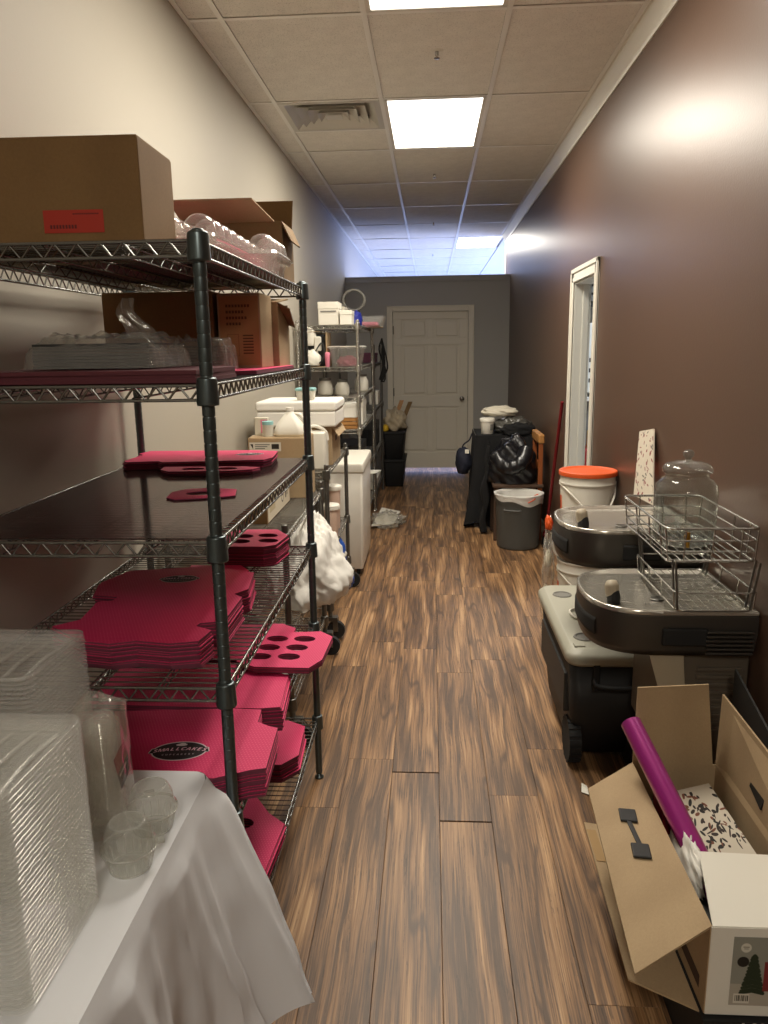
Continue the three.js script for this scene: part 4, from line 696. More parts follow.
/* ============================================================ RIGHT SIDE: FAR PILE, TRASH CAN, BROOM */
{
  // black cloth over a small table
  const t = thing('side_table', 'small table hidden under black cloth by the far right wall', 'table', [0.655, 0, -6.98]);
  mesh('table_top', rbx(-0.25, 0.27, 0.78, 0.81, -0.28, 0.28, 0.006), M.brownDark, t);
  for (const [x, z] of [[-0.21, 0.24], [0.23, 0.24], [-0.21, -0.24], [0.23, -0.24]]) mesh('leg', bx(x - 0.02, x + 0.02, 0, 0.78, z - 0.02, z + 0.02), M.brownDark, t);
  const per = []; const X0 = 0.395, X1 = 0.935, Z0 = -7.27, Z1 = -6.69; const nE = 26;
  for (let i = 0; i <= nE; i++) per.push([X0, Z0 + (Z1 - Z0) * i / nE, -1, 0]); for (let i = 1; i <= nE; i++) per.push([X0 + (X1 - X0) * i / nE, Z1, 0, 1]);
  const N = per.length - 1;
  const drape = grid((u, v) => { const i = Math.round(u * N), [x, z, nx, nz] = per[i], c = Math.max(0, 1 - Math.abs(i - nE) / 6); const f = (0.5 + 0.5 * Math.sin(i * 0.85)) * 0.045 * v + 0.02 * noise.noise(i * 0.3, v * 4, 1) * v; return [Math.min(0.94, x + nx * (0.01 + f) - c * 0.07 * v * v), 0.815 - v * (0.795 - 0.03 * Math.sin(i * 0.5)), z + nz * (0.01 + f) + c * 0.05 * v * v]; }, N, 24);
  const top = grid((u, v) => [X0 + (X1 - X0) * u, 0.815 + 0.004 * noise.noise(u * 4, v * 4, 3), Z0 + (Z1 - Z0) * v], 8, 8);
  one('black_tablecloth', 'black cloth hanging to the floor over the far side table', 'tablecloth', merge([drape, top]), M.blackCloth);
  const b = thing('white_bucket', 'small white bucket with a lid on the black-covered table', 'bucket', [0.49, 0.82, -6.78]);
  mesh('bucket', lathe([[0, 0], [0.052, 0], [0.06, 0.115], [0.06, 0.12]], 24), M.white, b); mesh('lid', lathe([[0.063, 0.105], [0.066, 0.107], [0.066, 0.13], [0.058, 0.138], [0, 0.138]], 24), M.white, b); mesh('label', new THREE.CylinderGeometry(0.0602, 0.0565, 0.05, 20, 1, true, 0.4, 1.0).translate(0, 0.06, 0), M.grey, b);
  one('wrapped_bundle', 'dark grey plastic-wrapped bundle on the black-covered table', 'bundle', lump(0.19, 0.09, 0.15, 0.3, 2.5, 4, 0.3, 40, 0.5), std(0x55534e, 0.3), [0.72, 0.82, -6.9]);
  one('beige_package', 'beige padded package on top of the dark wrapped bundle', 'package', (() => { const g = lump(0.17, 0.055, 0.13, 0.15, 2.5, 11, 0.15, 36, 0.6); return g; })(), M.offwhite, [0.61, 0.965, -6.93]);
  one('black_cloth_roll', 'rumpled black cloth lying along the front of the table top', 'cloth', lump(0.15, 0.07, 0.045, 0.3, 2.5, 14, 0.2, 36, 0.5), M.blackCloth, [0.75, 0.82, -6.70]);
  const n = thing('navy_bag', 'small navy bag hanging at the left of the black cloth', 'bag', [0.29, 0.45, -6.9]);
  mesh('bag_body', lump(0.075, 0.135, 0.09, 0.14, 2, 6, 0.05, 30, 0.8), M.navy, n); mesh('strap', tube([[-0.02, 0.2, 0], [0.0, 0.26, 0], [0.05, 0.3, 0], [0.075, 0.36, 0]], 0.007, 16, 6), M.navy, n); mesh('tag', bx(0.01, 0.045, 0.19, 0.225, 0.072, 0.078), M.white, n);
}
{
  const t = thing('wooden_chair', 'wooden chair under black coats in front of the covered table', 'chair', [0.71, 0, -6.375]);
  const post = (x, z, h, m) => mesh('leg', rbx(x - 0.018, x + 0.018, 0, h, z - 0.018, z + 0.018, 0.005), m, t);
  post(0.17, 0.16, 0.86, M.wood); post(0.17, -0.2, 0.86, M.wood); post(-0.18, 0.16, 0.44, M.brownDark); post(-0.18, -0.2, 0.44, M.brownDark);
  mesh('seat', rbx(-0.21, 0.2, 0.44, 0.47, -0.23, 0.19, 0.01), M.brownDark, t);
  mesh('top_rail', rbx(0.145, 0.195, 0.80, 0.875, -0.23, 0.19, 0.012), M.woodPale, t); mesh('back_slat', rbx(0.16, 0.18, 0.58, 0.64, -0.19, 0.15, 0.006), M.wood, t);
  mesh('stretcher', [rbx(-0.17, 0.16, 0.18, 0.21, 0.15, 0.17, 0.004), rbx(-0.17, 0.16, 0.18, 0.21, -0.21, -0.19, 0.004)], M.brownDark, t);
  // quilted coat: ribbed lump
  const g = lump(0.2, 0.3, 0.2, 0.18, 2, 3, 0.06, 72, 0.2), p = g.attributes.position;
  for (let i = 0; i < p.count; i++) { const d = p.getX(i) * 0.8 + p.getY(i) * 0.75, k = 1 + 0.055 * Math.abs(Math.sin(d * 46)); p.setXYZ(i, p.getX(i) * k, p.getY(i) * (1 + 0.02 * Math.sin(d * 46)), p.getZ(i) * k); } g.computeVertexNormals();
  const c = thing('puffer_coat', 'shiny black quilted coat heaped on the wooden chair', 'coat', [0.67, 0.472, -6.39]); mesh('coat_body', g, M.blackGloss, c);
  mesh('sleeve', (() => { const s = tube([[-0.14, 0.22, 0.1], [-0.06, 0.14, 0.2], [0.05, 0.18, 0.22], [0.1, 0.28, 0.16]], 0.055, 60, 14), q = s.attributes.position, nn = s.attributes.normal; for (let i = 0; i < q.count; i++) { const w = 0.008 * Math.abs(Math.sin(q.getX(i) * 60)); q.setXYZ(i, q.getX(i) + nn.getX(i) * w, q.getY(i) + nn.getY(i) * w, q.getZ(i) + nn.getZ(i) * w); } s.computeVertexNormals(); return s; })(), M.blackGloss, c);
  one('black_coat', 'dull black coat hanging down the side of the wooden chair to the floor', 'coat', grid((u, v) => [0.48 - 0.03 * Math.sin(u * 11 + v) * (0.3 + v) - 0.05 * v + 0.05 * noise.noise(u * 4, v * 3, 2), 0.78 - 0.74 * v + 0.02 * Math.sin(u * 6), -6.62 + 0.25 * u + 0.02 * Math.sin(u * 15 + v * 3)], 30, 30).translate(0, 0, 0), M.blackCloth);
}
{
  const t = thing('trash_can', 'round dark grey trash can with a white liner by the right wall', 'trash can', [0.69, 0, -6.03]);
  mesh('can', lathe([[0, 0.004], [0.15, 0.004], [0.158, 0], [0.166, 0.02], [0.178, 0.36], [0.184, 0.365], [0.186, 0.405], [0.19, 0.41], [0.19, 0.425], [0.182, 0.425], [0.172, 0.36]], 44), M.greyCan, t);
  for (const a of [0.35, Math.PI + 0.35]) mesh('handle', tube([[-0.06, 0.33, 0.183], [-0.055, 0.325, 0.2], [0.055, 0.325, 0.2], [0.06, 0.33, 0.183]], 0.008, 18, 6).rotateY(-a), M.greyCan, t);
  const lin = grid((u, v) => { const a = u * 6.2832, hang = 0.05 + 0.03 * Math.sin(a + 0.5) + 0.012 * Math.sin(a * 5); const n = 0.004 * noise.noise(Math.cos(a) * 8, v * 6, Math.sin(a) * 8); if (v < 0.5) { const k = Math.min(1, v / 0.4), j = v > 0.4 ? (v - 0.4) / 0.1 : 0, r = 0.152 + 0.018 * k + 0.027 * j + n * 0.5; return [r * Math.sin(a), 0.30 + 0.134 * k + 0.004 * j, r * Math.cos(a)]; } const k = (v - 0.5) / 0.5; return [(0.196 + 0.003 * Math.sin(a * 9) + n - 0.008 * k) * Math.sin(a), 0.435 - hang * k - 0.0 + 0.004 * n, (0.196 + n - 0.008 * k) * Math.cos(a)]; }, 72, 20);
  mesh('liner', lin, M.liner, t);
  mesh('liner_bottom', new THREE.CircleGeometry(0.154, 40).rotateX(-Math.PI / 2).translate(0, 0.302, 0), M.liner, t);
  mesh('drawstring', tube([[0.05, 0.39, 0.2], [0.10, 0.41, 0.17], [0.14, 0.435, 0.08], [0.1, 0.40, 0.02]], 0.004, 16, 5), M.orange, t);
}
{
  const t = thing('broom', 'red-handled broom leaning against the brown wall', 'broom', [0.915, 0, -6.03]);
  mesh('handle', bar([0, 0.12, 0], [0.028, 1.17, 0.38], 0.012, 10, 0.012, false), M.red, t);
  mesh('socket', [bar([-0.004, 0.085, -0.02], [0.004, 0.17, 0.02], 0.022, 10, 0.014, false), rbx(-0.02, 0.02, 0.075, 0.105, -0.055, 0.05, 0.008)], M.red, t);
  const br = []; for (let i = 0; i < 46; i++) { const x = rr(-0.018, 0.018), z = rr(-0.05, 0.046); br.push(bar([x, 0.085, z], [x * 1.6, rr(0.0, 0.006), z * 1.7], 0.005, 4, 0.0035)); }
  mesh('bristles', br, M.black, t);
}
/* ------------------------------------------------------------ buckets and bag beyond the fountain */
{
  const bk = (y, l, lid) => {
    const t = thing('plastic_bucket', l, 'bucket', [0.812, y, -4.0]);
    mesh('bucket', lathe([[0, 0.003], [0.118, 0.003], [0.122, 0], [0.126, 0.02], [0.138, 0.40], [0.144, 0.402], [0.144, 0.412], [0.139, 0.414], [0.14, 0.45], [0.144, 0.452], [0.144, 0.462]], 40), M.white, t);
    mesh('handle', tube([[-0.143, 0.40, 0], [-0.10, 0.36, 0.115], [0.03, 0.24, 0.168], [0.11, 0.33, 0.105], [0.143, 0.40, 0]], 0.005, 30, 6), M.white, t);
    const d = mesh('printed_mark', new THREE.CylinderGeometry(0.1372, 0.1295, 0.2, 20, 1, true, -2.0, 0.6).translate(0, 0.24, 0), M.orange, t);
    if (lid) mesh('lid', lathe([[0.146, 0.446], [0.148, 0.447], [0.148, 0.465], [0.145, 0.47], [0.13, 0.47], [0.126, 0.463], [0, 0.463]], 40), M.orange, t);
  };
  bk(0, 'white bucket at the bottom of the stack behind the drinking fountain', false); bk(0.466, 'white bucket with an orange lid on top of the stack', true);
  const t = thing('plastic_bag', 'clear crumpled bag with orange bits standing left of the buckets', 'bag', [0.625, 0.0, -4.02]);
  const g = lump(0.032, 0.37, 0.07, 0.3, 3, 5, 0.3, 40, 0.8); mesh('bag_body', g, M.film, t);
  for (const [y, s] of [[0.62, 0.035], [0.42, 0.04], [0.22, 0.045], [0.12, 0.05]]) mesh('orange_bit', lump(0.02, s * 1.4, 0.04, 0.4, 3, y * 9, 0.3, 18).translate(rr(-0.015, 0.02), y, 0.02), y > 0.5 || y < 0.2 ? M.orange : M.offwhite, t);
}

/* ============================================================ RIGHT SIDE: DRINKING FOUNTAIN */
function ringLoft(rings, cap0, cap1) {          // rings: arrays of [x,y,z] with equal counts
  const m = rings[0].length, pos = [], uv = [], idx = [];
  rings.forEach(r => r.forEach(p => { pos.push(...p); uv.push(p[0], p[2] + p[1]); }));
  for (let j = 0; j < rings.length - 1; j++) for (let i = 0; i < m; i++) { const a = j * m + i, b = j * m + (i + 1) % m; idx.push(a, a + m, b, b, a + m, b + m); }
  const cap = (j, f) => { const q = rings[j], c = pos.length / 3, s = q.reduce((t, p) => [t[0] + p[0] / m, t[1] + p[1] / m, t[2] + p[2] / m], [0, 0, 0]); pos.push(...s); uv.push(s[0], s[2]); for (let i = 0; i < m; i++) { const a = j * m + i, b = j * m + (i + 1) % m; f ? idx.push(c, b, a) : idx.push(c, a, b); } };
  if (cap0) cap(0, false); if (cap1) cap(rings.length - 1, true);
  const g = new THREE.BufferGeometry(); g.setAttribute('position', new THREE.Float32BufferAttribute(pos, 3)); g.setAttribute('uv', new THREE.Float32BufferAttribute(uv, 2)); g.setIndex(idx); g.computeVertexNormals(); return g;
}
{
  const t = thing('drinking_fountain', 'two-level drinking fountain with steel basins by the brown wall', 'fountain', [0.955, 0, -2.68]);
  const outline = (len, hw, zc, s, y, back = 0) => {                 // rounded towards the aisle, straight at the wall
    const o = [], e = 2.6;
    for (let i = 0; i <= 28; i++) { const a = -Math.PI / 2 + Math.PI * i / 28, c = Math.cos(a), q = Math.sin(a); o.push([-(len - 0.2) - 0.2 * Math.pow(Math.abs(c), 2 / e), y, zc + hw * Math.sign(q) * Math.pow(Math.abs(q), 2 / e)]); }
    for (let i = 0; i <= 6; i++) o.push([-(len - 0.2) * (1 - i / 6), y, zc + hw]);
    for (let i = 0; i <= 6; i++) o.push([0, y, zc + hw - 2 * hw * i / 6]);
    for (let i = 0; i <= 6; i++) o.push([-(len - 0.2) * (i / 6), y, zc - hw]);
    const cx = -len * 0.58; return o.map(([x, yy, z]) => [cx + (x - cx) * s, yy, zc + (z - zc) * s]);
  };
  const level = (zc, Y, len, hw) => {
    const O = (s, dy) => outline(len, hw, zc, s, Y + dy);
    const b = mesh('basin', ringLoft([O(1, -0.012), O(1.0, 0), O(0.97, 0.003), O(0.94, 0.001), O(0.9, -0.008), O(0.84, -0.013), O(0.6, -0.017), O(0.45, -0.024), O(0.2, -0.028)], false, true), M.steel, t); b.userData.label = 'brushed steel basin';
    mesh('drain', [lathe([[0, 0.002], [0.02, 0.002], [0.022, 0], [0.022, -0.002]], 18).translate(-len * 0.5, Y - 0.024, zc + 0.03)], M.chromeDark, b);
    mesh('apron', ringLoft([O(0.995, -0.014), O(1.003, -0.02), O(1.003, -0.075), O(0.985, -0.12), O(0.96, -0.14)], false, true), M.fount, t);
    mesh('push_bar', rbx(-len * 0.58, -len * 0.3, Y - 0.105, Y - 0.05, zc + hw - 0.004, zc + hw + 0.012, 0.007), M.rubber, t);
    const E0 = O(1.022, 0).slice(10, 20);
    mesh('push_bar', grid((u, v) => { const p = E0[Math.round(u * 9)], q = Math.abs(v - 0.5) * 2, k = q > 0.9 ? 0.35 : 0; return [p[0] + 0.012 * k, Y - 0.05 - 0.055 * v, p[2]]; }, 9, 8), M.rubber, t);
    const m = mesh('bubbler', [lathe([[0, 0], [0.02, 0], [0.021, 0.02], [0.016, 0.04], [0.012, 0.048]], 18).translate(-len + 0.085, Y - 0.018, zc + 0.1)], M.rubber, t);
    mesh('mouthpiece', lathe([[0.019, 0.022], [0.0215, 0.03], [0.0215, 0.055], [0.016, 0.068], [0, 0.072]], 18).rotateZ(0.12).translate(-len + 0.085, Y - 0.016, zc + 0.094), M.mouth, m);
    mesh('braille_mark', [0, 1, 2, 3].map(k => lathe([[0, 0.002], [0.0035, 0.001], [0.0035, 0]], 8).translate(-len * 0.62 + k * 0.011, Y - 0.0155, zc + hw * 0.5)), M.rubber, b);
  };
  level(0.262, 0.80, 0.475, 0.225); level(-0.225, 0.925, 0.48, 0.225);
  const cab = mesh('cabinet', [rbx(-0.24, 0, 0.30, 0.655, 0.07, 0.45, 0.006), rbx(-0.24, 0, 0.55, 0.785, -0.42, 0.03, 0.006)], M.fountCab, t);
  mesh('side_panel', slab([[-0.30, 0.655, 0.46], [-0.20, 0.655, 0.46], [-0.165, 0.32, 0.46], [-0.20, 0.32, 0.46]], 0.006), M.mouth, t);
  for (let i = 0; i < 9; i++) mesh('grille_slat', rbx(-0.155, -0.02, 0.60 - i * 0.025, 0.612 - i * 0.025, 0.449, 0.458, 0.002), M.fountCab, t);
  for (let i = 0; i < 6; i++) mesh('grille_slat', rbx(-0.15, -0.015, 0.672 + i * 0.013, 0.679 + i * 0.013, 0.496, 0.505, 0.002), M.fount, t);
  mesh('drain_pipe', tube([[-0.1, 0.30, 0.26], [-0.1, 0.15, 0.26], [-0.06, 0.06, 0.26], [-0.0, 0.06, 0.26]], 0.02, 18, 10), M.fixture, t);
}
/* two-tier wire rack */
{
  const t = thing('wire_rack', 'two-tier chrome wire dish rack standing on the lower fountain basin', 'rack', [0.815, 0.804, -2.40]);
  const loop = (x0, x1, z0, z1, y, r, n = 3) => tube(rrectPts(x0, x1, z0, z1, 0.02).map(([x, z]) => [x, y, z]), r, 60, 6, true, 0.2);
  function rrectPts(x0, x1, z0, z1, r) { return rrect((x1 - x0) / 2, (z1 - z0) / 2, r, 3).map(([x, z]) => [x + (x0 + x1) / 2, z + (z0 + z1) / 2]); }
  const lo = []; lo.push(loop(-0.105, 0.115, -0.2, 0.225, 0.006, 0.0035), loop(-0.11, 0.12, -0.205, 0.23, 0.06, 0.0028));
  for (let i = 0; i < 8; i++) { const x = -0.08 + i * 0.025; lo.push(bar([x, 0.006, -0.2], [x, 0.006, 0.225], 0.0018)); }
  for (const z of [-0.1, 0.01, 0.12]) lo.push(bar([-0.105, 0.003, z], [0.115, 0.003, z], 0.0025));
  for (const z of [-0.19, -0.05, 0.09, 0.215]) for (const x of [-0.106, 0.116]) lo.push(bar([x, 0.006, z], [x * 1.05, 0.06, z], 0.0024));
  mesh('lower_basket', lo, M.chrome, t);
  for (const [x, z] of [[-0.1, 0.19], [0.105, 0.19], [-0.1, -0.17], [0.105, -0.17]]) mesh('upright', [bar([x, 0.006, z], [x * 1.15, 0.15, z * 1.05], 0.0035, 6), bar([x, 0.006, z + 0.03], [x * 1.15, 0.15, z * 1.05 + 0.03], 0.0035, 6)], M.chromeDark, t);
  const up = []; const U = [-0.135, 0.13, -0.315, 0.195];
  up.push(loop(U[0] + 0.012, U[1] - 0.006, U[2] + 0.012, U[3] - 0.012, 0.142, 0.0038), loop(U[0], U[1], U[2], U[3], 0.242, 0.004), loop(U[0] + 0.004, U[1] - 0.002, U[2] + 0.004, U[3] - 0.004, 0.205, 0.0028), loop(U[0] + 0.008, U[1] - 0.004, U[2] + 0.008, U[3] - 0.008, 0.172, 0.0028));
  for (let i = 0; i < 9; i++) { const x = U[0] + 0.03 + i * 0.025; up.push(bar([x, 0.1405, U[2] + 0.012], [x, 0.1405, U[3] - 0.012], 0.0022)); }
  for (const z of [-0.25, -0.1, 0.05, 0.15]) up.push(bar([U[0] + 0.012, 0.137, z], [U[1] - 0.006, 0.137, z], 0.0028));
  for (const z of [-0.30, -0.15, 0.0, 0.12, 0.18]) for (const s of [0, 1]) up.push(bar([s ? U[1] - 0.006 : U[0] + 0.012, 0.142, z], [U[s], 0.242, z], 0.0026));
  for (const x of [-0.08, 0.0, 0.08]) for (const s of [2, 3]) up.push(bar([x, 0.142, U[s] + (s === 2 ? 0.012 : -0.012)], [x, 0.242, U[s]], 0.0026));
  mesh('upper_basket', up, M.chrome, t);
}
{
  const t = thing('glass_jar', 'large lidded glass jar with a brass tap in the wire rack', 'jar', [0.80, 0.9495, -2.43]);
  mesh('jar_body', lathe([[0, 0.004], [0.06, 0.004], [0.075, 0.0], [0.088, 0.008], [0.095, 0.04], [0.096, 0.16], [0.092, 0.185], [0.076, 0.205], [0.066, 0.21], [0.066, 0.222], [0.069, 0.225]], 40), M.glass, t);
  const lid = mesh('lid', lathe([[0.0705, 0.226], [0.075, 0.229], [0.075, 0.238], [0.066, 0.252], [0.04, 0.26], [0.012, 0.263], [0.008, 0.27], [0.016, 0.278], [0.017, 0.288], [0.01, 0.296], [0, 0.297]], 36), M.glass, t);
  mesh('tap', [bar([-0.02, 0.04, 0.093], [-0.025, 0.04, 0.125], 0.009, 10, 0.007, false), bar([-0.025, 0.062, 0.122], [-0.025, 0.015, 0.122], 0.006, 8, 0.006, false)], std(0xb0893c, 0.3, 0.9), t);
}
{
  const ft = canvasTex(128, 256, (c, w, h) => { c.fillStyle = '#c9bfae'; c.fillRect(0, 0, w, h); const col = ['#8d5f5a', '#6f6a62', '#a88c84', '#7f3a3a']; let s = 5; const r = () => (s = (s * 16807) % 2147483647) / 2147483647; for (let i = 0; i < 70; i++) { c.fillStyle = col[Math.floor(r() * 4)]; c.beginPath(); c.ellipse(r() * w, r() * h, 3 + r() * 8, 1.5 + r() * 3, r() * 3, 0, 7); c.fill(); } });
  const g = slab([[0.885, 0.924, -3.36], [0.905, 0.924, -3.14], [0.948, 1.215, -3.34], [0.938, 1.185, -3.52]], 0.006); const uv = g.attributes.uv; for (let i = 0; i < uv.count; i++) uv.setXY(i, uv.getX(i) * 4, uv.getY(i) * 3.2);
  one('patterned_board', 'floral patterned board leaning on the brown wall above the upper basin', 'board', g, std(0xffffff, 0.7, 0, { map: ft }));
}
/* ------------------------------------------------------------ cooler */
{
  const t = thing('wheeled_cooler', 'black wheeled cooler with a pale grey lid beside the fountain', 'cooler', [0.652, 0, -3.05]);
  mesh('body', loft([[0.115, 0.30, 0.03, 0.035], [0.13, 0.345, 0.035, 0.2], [0.145, 0.385, 0.04, 0.425]], true, true), M.coolerBody, t);
  const lid = mesh('lid', loft([[0.15, 0.395, 0.045, 0.425], [0.162, 0.41, 0.05, 0.44], [0.162, 0.41, 0.05, 0.465], [0.156, 0.402, 0.048, 0.475], [0.142, 0.385, 0.045, 0.488], [0.135, 0.378, 0.042, 0.49]], true, true), M.coolerLid, t);
  for (const z of [0.27, -0.24]) mesh('cup_recess', [new THREE.TorusGeometry(0.036, 0.006, 8, 28).rotateX(Math.PI / 2).translate(-0.075, 0.4895, z), new THREE.CylinderGeometry(0.034, 0.034, 0.002, 24).translate(-0.075, 0.4905, z)], M.grey, lid);
  mesh('lid_notch', rbx(-0.13, -0.09, 0.486, 0.496, 0.335, 0.37, 0.004), M.coolerLid, lid);
  mesh('handle', [tube([[-0.05, 0.40, 0.375], [-0.05, 0.36, 0.42], [0.1, 0.36, 0.42], [0.1, 0.40, 0.375]], 0.009, 24, 6), rbx(-0.065, -0.04, 0.33, 0.44, 0.365, 0.405, 0.006)], M.black, t);
  for (const x of [-0.112, 0.112]) { const w = mesh('wheel', new THREE.CylinderGeometry(0.085, 0.085, 0.045, 28).rotateZ(Math.PI / 2).translate(x, 0.085, 0.29), M.rubber, t); const tr = []; for (let i = 0; i < 20; i++) { const a = i / 20 * 6.2832; tr.push(bx(-0.023, 0.023, -0.004, 0.004, -0.006, 0.006).translate(0, 0.085, 0).rotateX(a).translate(x, 0.085, 0.29)); } mesh('tread', tr, M.black, w); }
  mesh('side_band', [rbx(-0.151, -0.128, 0.2, 0.36, -0.3, 0.3, 0.006)], M.darkGrey, t);
  mesh('skid', [rbx(-0.09, 0.09, 0, 0.04, -0.27, -0.22, 0.005)], M.black, t);
  one('extension_lead', 'loop of white cord lying on the cooler lid', 'cord', tube([[0.60, 0.496, -2.95], [0.57, 0.497, -3.0], [0.575, 0.497, -3.07], [0.63, 0.496, -3.09], [0.70, 0.496, -3.05], [0.74, 0.497, -3.0]], 0.005, 30, 6), M.white);
}
/* ------------------------------------------------------------ stacked open boxes in the lower right corner */
{
  const b = thing('dark_carton', 'dark carton with white lettering underneath the white tree box', 'box', [0.70, 0, -1.71]);
  mesh('body', rbx(-0.135, 0.135, 0, 0.186, -0.335, 0.325, 0.003), M.black, b);
  mesh('flap', slab([[-0.135, 0.184, -0.33], [-0.135, 0.184, 0.30], [-0.268, 0.20, 0.24], [-0.255, 0.20, -0.335]]), M.kraft, b);
  const tt = canvasTex(512, 128, (c, w, h) => { c.fillStyle = '#141416'; c.fillRect(0, 0, w, h); c.fillStyle = '#b9b4a6'; c.font = 'bold 62px sans-serif'; c.fillText('4,000 TOW', 100, 48); });
  mesh('lettering', new THREE.PlaneGeometry(0.25, 0.0625).translate(0.012, 0.1545, 0.3257), std(0xffffff, 0.6, 0, { map: tt }), b);
  const st = canvasTex(128, 64, (c, w, h) => { c.fillStyle = '#a98a5e'; c.fillRect(0, 0, w, h); c.strokeStyle = '#1d1a18'; c.lineWidth = 7; c.beginPath(); c.moveTo(10, 20); c.bezierCurveTo(40, 60, 60, 0, 90, 40); c.lineTo(118, 20); c.stroke(); });
  mesh('flap_print', slab([[-0.254, 0.2025, -0.30], [-0.254, 0.2025, -0.16], [-0.228, 0.1995, -0.16], [-0.228, 0.1995, -0.30]], 0.0008), std(0xffffff, 0.8, 0, { map: st }), b);
}
{
  const y0 = 0.19, h = 0.21, t = thing('tree_box', 'open white box with a printed tree picture and raised kraft flaps', 'box', [0.69, y0, -1.715]), x0 = -0.118, x1 = 0.115, z0 = -0.32, z1 = 0.315;
  mesh('left_wall', slab([[x0, 0, z1], [x0, 0, z0], [x0, h, z0], [x0, h, z1]]), M.kraft, t); mesh('right_wall', slab([[x1, 0, z0], [x1, 0, z1], [x1, h, z1], [x1, h, z0]]), M.kraft, t);
  mesh('back_wall', slab([[x0, 0, z0], [x1, 0, z0], [x1, h, z0], [x0, h, z0]]), M.kraft, t); mesh('front_wall', slab([[x0, 0, z1], [x1, 0, z1], [x1, h, z1], [x0, h, z1]]), M.white, t);
  mesh('bottom', bx(x0, x1, 0, 0.004, z0, z1), M.kraft, t);
  const wt = mesh('front_flap', slab([[x0 + 0.002, h, z1], [x1, h, z1], [x1, h + 0.006, 0.09], [x0 + 0.05, h + 0.008, 0.085]]), M.white, t); wt.userData.label = 'white flap folded inward';
  const lf = mesh('left_flap', [slab([[x0, h, z1], [x0, h, z0], [-0.271, h + 0.002, -0.178], [-0.306, h, 0.447]], 0.005)], M.kraft, t);
  mesh('handle_clip', [rbx(-0.021, 0.021, 0, 0.007, -0.026, 0.026, 0.003).rotateY(-0.12).translate(-0.196, h + 0.004, -0.055), rbx(-0.021, 0.021, 0, 0.007, -0.026, 0.026, 0.003).rotateY(-0.12).translate(-0.20, h + 0.004, 0.085), rbx(-0.006, 0.006, 0.001, 0.005, -0.06, 0.06, 0.002).rotateY(0.03).translate(-0.198, h + 0.004, 0.015)], M.bracket, lf);
  mesh('back_flap', slab([[x0, h, z0], [x1 - 0.01, h, z0], [0.072, h + 0.25, z0 + 0.012], [-0.12, h + 0.24, z0 + 0.016]], 0.005), M.kraft, t);
  const rf = mesh('right_flap', slab([[x1, h, z0], [x1, h, z1], [x1 + 0.04, h + 0.15, z1 - 0.03], [x1 - 0.002, h + 0.222, z0 + 0.015]], 0.005), M.kraft, t);
  mesh('handle_slot', [rbx(-0.003, 0.003, -0.018, 0.018, -0.04, 0.04, 0.002).rotateX(0.25).rotateZ(-0.14).translate(x1 + 0.004, h + 0.075, -0.06)], M.bracket, rf);
  const pic = canvasTex(256, 256, (c, w, h2) => {
    c.fillStyle = '#8d8d82'; c.fillRect(0, 0, w, h2); c.fillStyle = '#a9a294'; c.fillRect(0, 175, w, 81);
    const tree = (cx, base, H, W, f) => { c.fillStyle = f; for (let i = 0; i < 14; i++) { const q = i / 13, y = base - H + q * H, ww = 6 + W * q; for (let k = -6; k <= 6; k++) { c.beginPath(); c.ellipse(cx + k / 6 * ww, y + 8 * Math.abs(k / 6) + ((i * 7 + k * 5) % 5), 6, 6, 0, 0, 7); c.fill(); } } };
    tree(72, 200, 132, 30, '#24301f'); c.fillStyle = '#1c1a16'; c.beginPath(); c.arc(36, 92, 19, 0, 7); c.fill(); c.fillStyle = '#c9c6b8'; c.beginPath(); c.arc(42, 40, 17, 0, 7); c.fill(); c.fillStyle = '#8d887a'; c.fillRect(32, 35, 20, 4); c.fillRect(35, 42, 14, 3);
    c.fillStyle = '#7c2a2a'; c.fillRect(106, 90, 60, 110); c.fillStyle = '#cfcabc'; c.fillRect(14, 212, 52, 36); c.fillStyle = '#4a4438'; for (let i = 0; i < 9; i++) c.fillRect(19 + i * 5, 218, 2 + (i % 3), 22);
  });
  mesh('picture', new THREE.PlaneGeometry(0.16, 0.165).translate(0.008, 0.108, z1 + 0.0028), std(0xffffff, 0.55, 0, { map: pic }), t);
  mesh('side_print', slab([[x0 - 0.0025, 0.03, 0.10], [x0 - 0.0025, 0.06, 0.10], [x0 - 0.0025, 0.06, 0.28], [x0 - 0.0025, 0.03, 0.28]], 0.0006), M.brownDark, t);
  // things inside
  const r = thing('wrapping_roll', 'shiny purple roll of wrapping paper sticking out of the tree box', 'roll', [0.548, 0.55, -1.985]);
  const A = V(0, 0, 0), B = V(0.112, -0.235, 0.44); mesh('paper', [bar(A, B, 0.028, 28)], M.purple, r); mesh('core', [bar(A.clone().lerp(B, 0.004), A.clone().lerp(B, 0.02), 0.0275, 24, 0.0275, false)], std(0xb08ab0, 0.6), r);
  const pt = canvasTex(256, 256, (c, w, h2) => { c.fillStyle = '#c8bfae'; c.fillRect(0, 0, w, h2); let s = 11; const q = () => (s = (s * 16807) % 2147483647) / 2147483647; const col = ['#17120f', '#2a1d18', '#6d3b26', '#15110f']; for (let i = 0; i < 130; i++) { c.fillStyle = col[Math.floor(q() * 4)]; c.save(); c.translate(q() * w, q() * h2 * 0.8); c.rotate(q() * 3); c.beginPath(); c.ellipse(0, 0, 4 + q() * 13, 2 + q() * 5, 0, 0, 7); c.fill(); c.restore(); } });
  const fg = slab([[0.67, 0.345, -1.62], [0.775, 0.37, -1.66], [0.765, 0.375, -1.97], [0.645, 0.355, -1.95]], 0.012); const uv = fg.attributes.uv; for (let i = 0; i < uv.count; i++) uv.setXY(i, uv.getX(i) * 7, uv.getY(i) * 3.2);
  one('patterned_pad', 'white pad with a black floral print inside the tree box', 'pad', fg, std(0xffffff, 0.7, 0, { map: pt }));
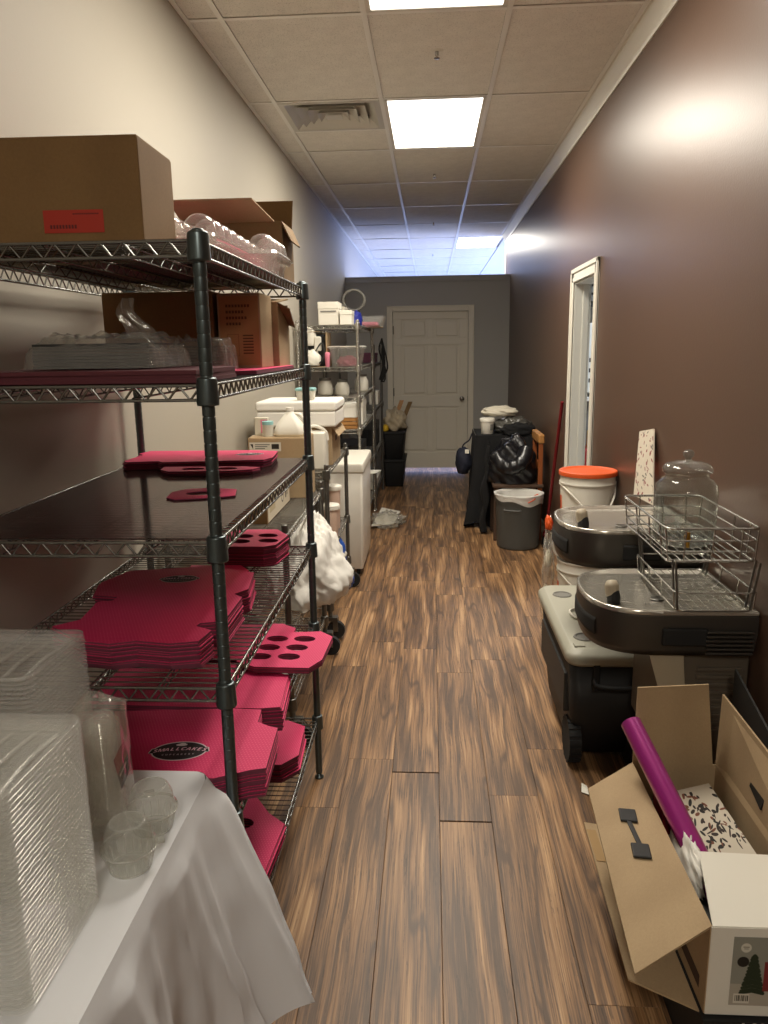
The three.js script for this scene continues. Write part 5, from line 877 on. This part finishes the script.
  one('grey_binder', 'dark grey folder in the tree box under the floral pad', 'folder', rbx(0.60, 0.79, 0.29, 0.325, -1.98, -1.50, 0.006), M.darkGrey).userData.group = undefined;
  one('tissue_paper', 'white tissue paper bunched beside the purple roll', 'paper', lump(0.022, 0.07, 0.13, 0.3, 3, 4, 0.3, 28, 0.4), M.foam, [0.612, 0.328, -1.68]);
  one('red_packet', 'red packet poking out beside the purple roll', 'packet', rbx(-0.012, 0.012, 0, 0.1, -0.05, 0.05, 0.004), M.red, [0.598, 0.325, -1.83]);
  one('filler_carton', 'brown inner carton filling the bottom of the tree box', 'box', rbx(0.582, 0.797, 0.1955, 0.288, -2.02, -1.42, 0.004), M.kraftDark);
  one('leaning_sheet', 'thin dark sheet leaning between the tree box and the wall', 'sheet', slab([[0.885, 0.005, -2.14], [0.885, 0.005, -1.68], [0.90, 0.50, -1.76], [0.88, 0.645, -2.14]], 0.006), M.darkGrey);
  one('paper_scrap', 'tiny white paper scrap on the floor in front of the cooler', 'paper', slab([[0.535, 0.004, -2.52], [0.56, 0.006, -2.5], [0.562, 0.004, -2.56], [0.545, 0.01, -2.57]], 0.001), M.white);
}
/* ------------------------------------------------------------ room seen through the right doorway */
{
  const t = thing('white_cabinet', 'bright white cabinet with three dark openings seen through the doorway', 'cabinet', [1.75, 0, -8.1]);
  mesh('body', rbx(-0.4, 0.5, 1.1, 1.78, -0.2, 0.2, 0.01), M.whiteShiny, t); for (const y of [1.22, 1.32, 1.42]) mesh('opening', rbx(-0.18, 0.05, y - 0.02, y + 0.02, 0.19, 0.204, 0.004), M.darkGrey, t);
  mesh('counter', rbx(-0.5, 0.7, 1.02, 1.06, -0.25, 0.3, 0.005), M.whiteShiny, t); mesh('base', rbx(-0.45, 0.65, 0, 1.02, -0.25, 0.2, 0.005), M.grey, t); mesh('support', [bx(-0.38, -0.34, 1.06, 1.1, -0.1, 0.1), bx(0.4, 0.44, 1.06, 1.1, -0.1, 0.1)], M.grey, t);
  one('yellow_bottle', 'yellow bottle standing low in the room through the doorway', 'bottle', lathe([[0, 0], [0.045, 0], [0.045, 0.16], [0.018, 0.2], [0.018, 0.24], [0, 0.24]], 18), M.yellow, [1.53, 0.602, -7.45]);
  const s = thing('red_cabinet', 'red tool cabinet in the room through the doorway', 'cabinet', [1.55, 0, -7.45]); mesh('body', rbx(-0.2, 0.2, 0, 0.6, -0.2, 0.2, 0.01), std(0x9c1f1f, 0.5), s); for (const y of [0.12, 0.32, 0.5]) mesh('drawer', rbx(-0.18, 0.18, y - 0.07, y + 0.07, 0.198, 0.21, 0.004), std(0x9c1f1f, 0.5), s);
  const v = thing('dark_louvre', 'dark louvred unit high in the room through the doorway', 'vent', [1.78, 1.95, -8.1]); mesh('housing', bx(-0.4, 0.5, 0, 0.45, -0.15, 0.1), M.darkGrey, v); for (let i = 0; i < 5; i++) mesh('louvre', slab([[-0.38, 0.04 + i * 0.08, 0.14], [0.48, 0.04 + i * 0.08, 0.14], [0.48, 0.1 + i * 0.08, 0.1], [-0.38, 0.1 + i * 0.08, 0.1]], 0.006), M.grey, v);
}

renderer.render(scene, camera);
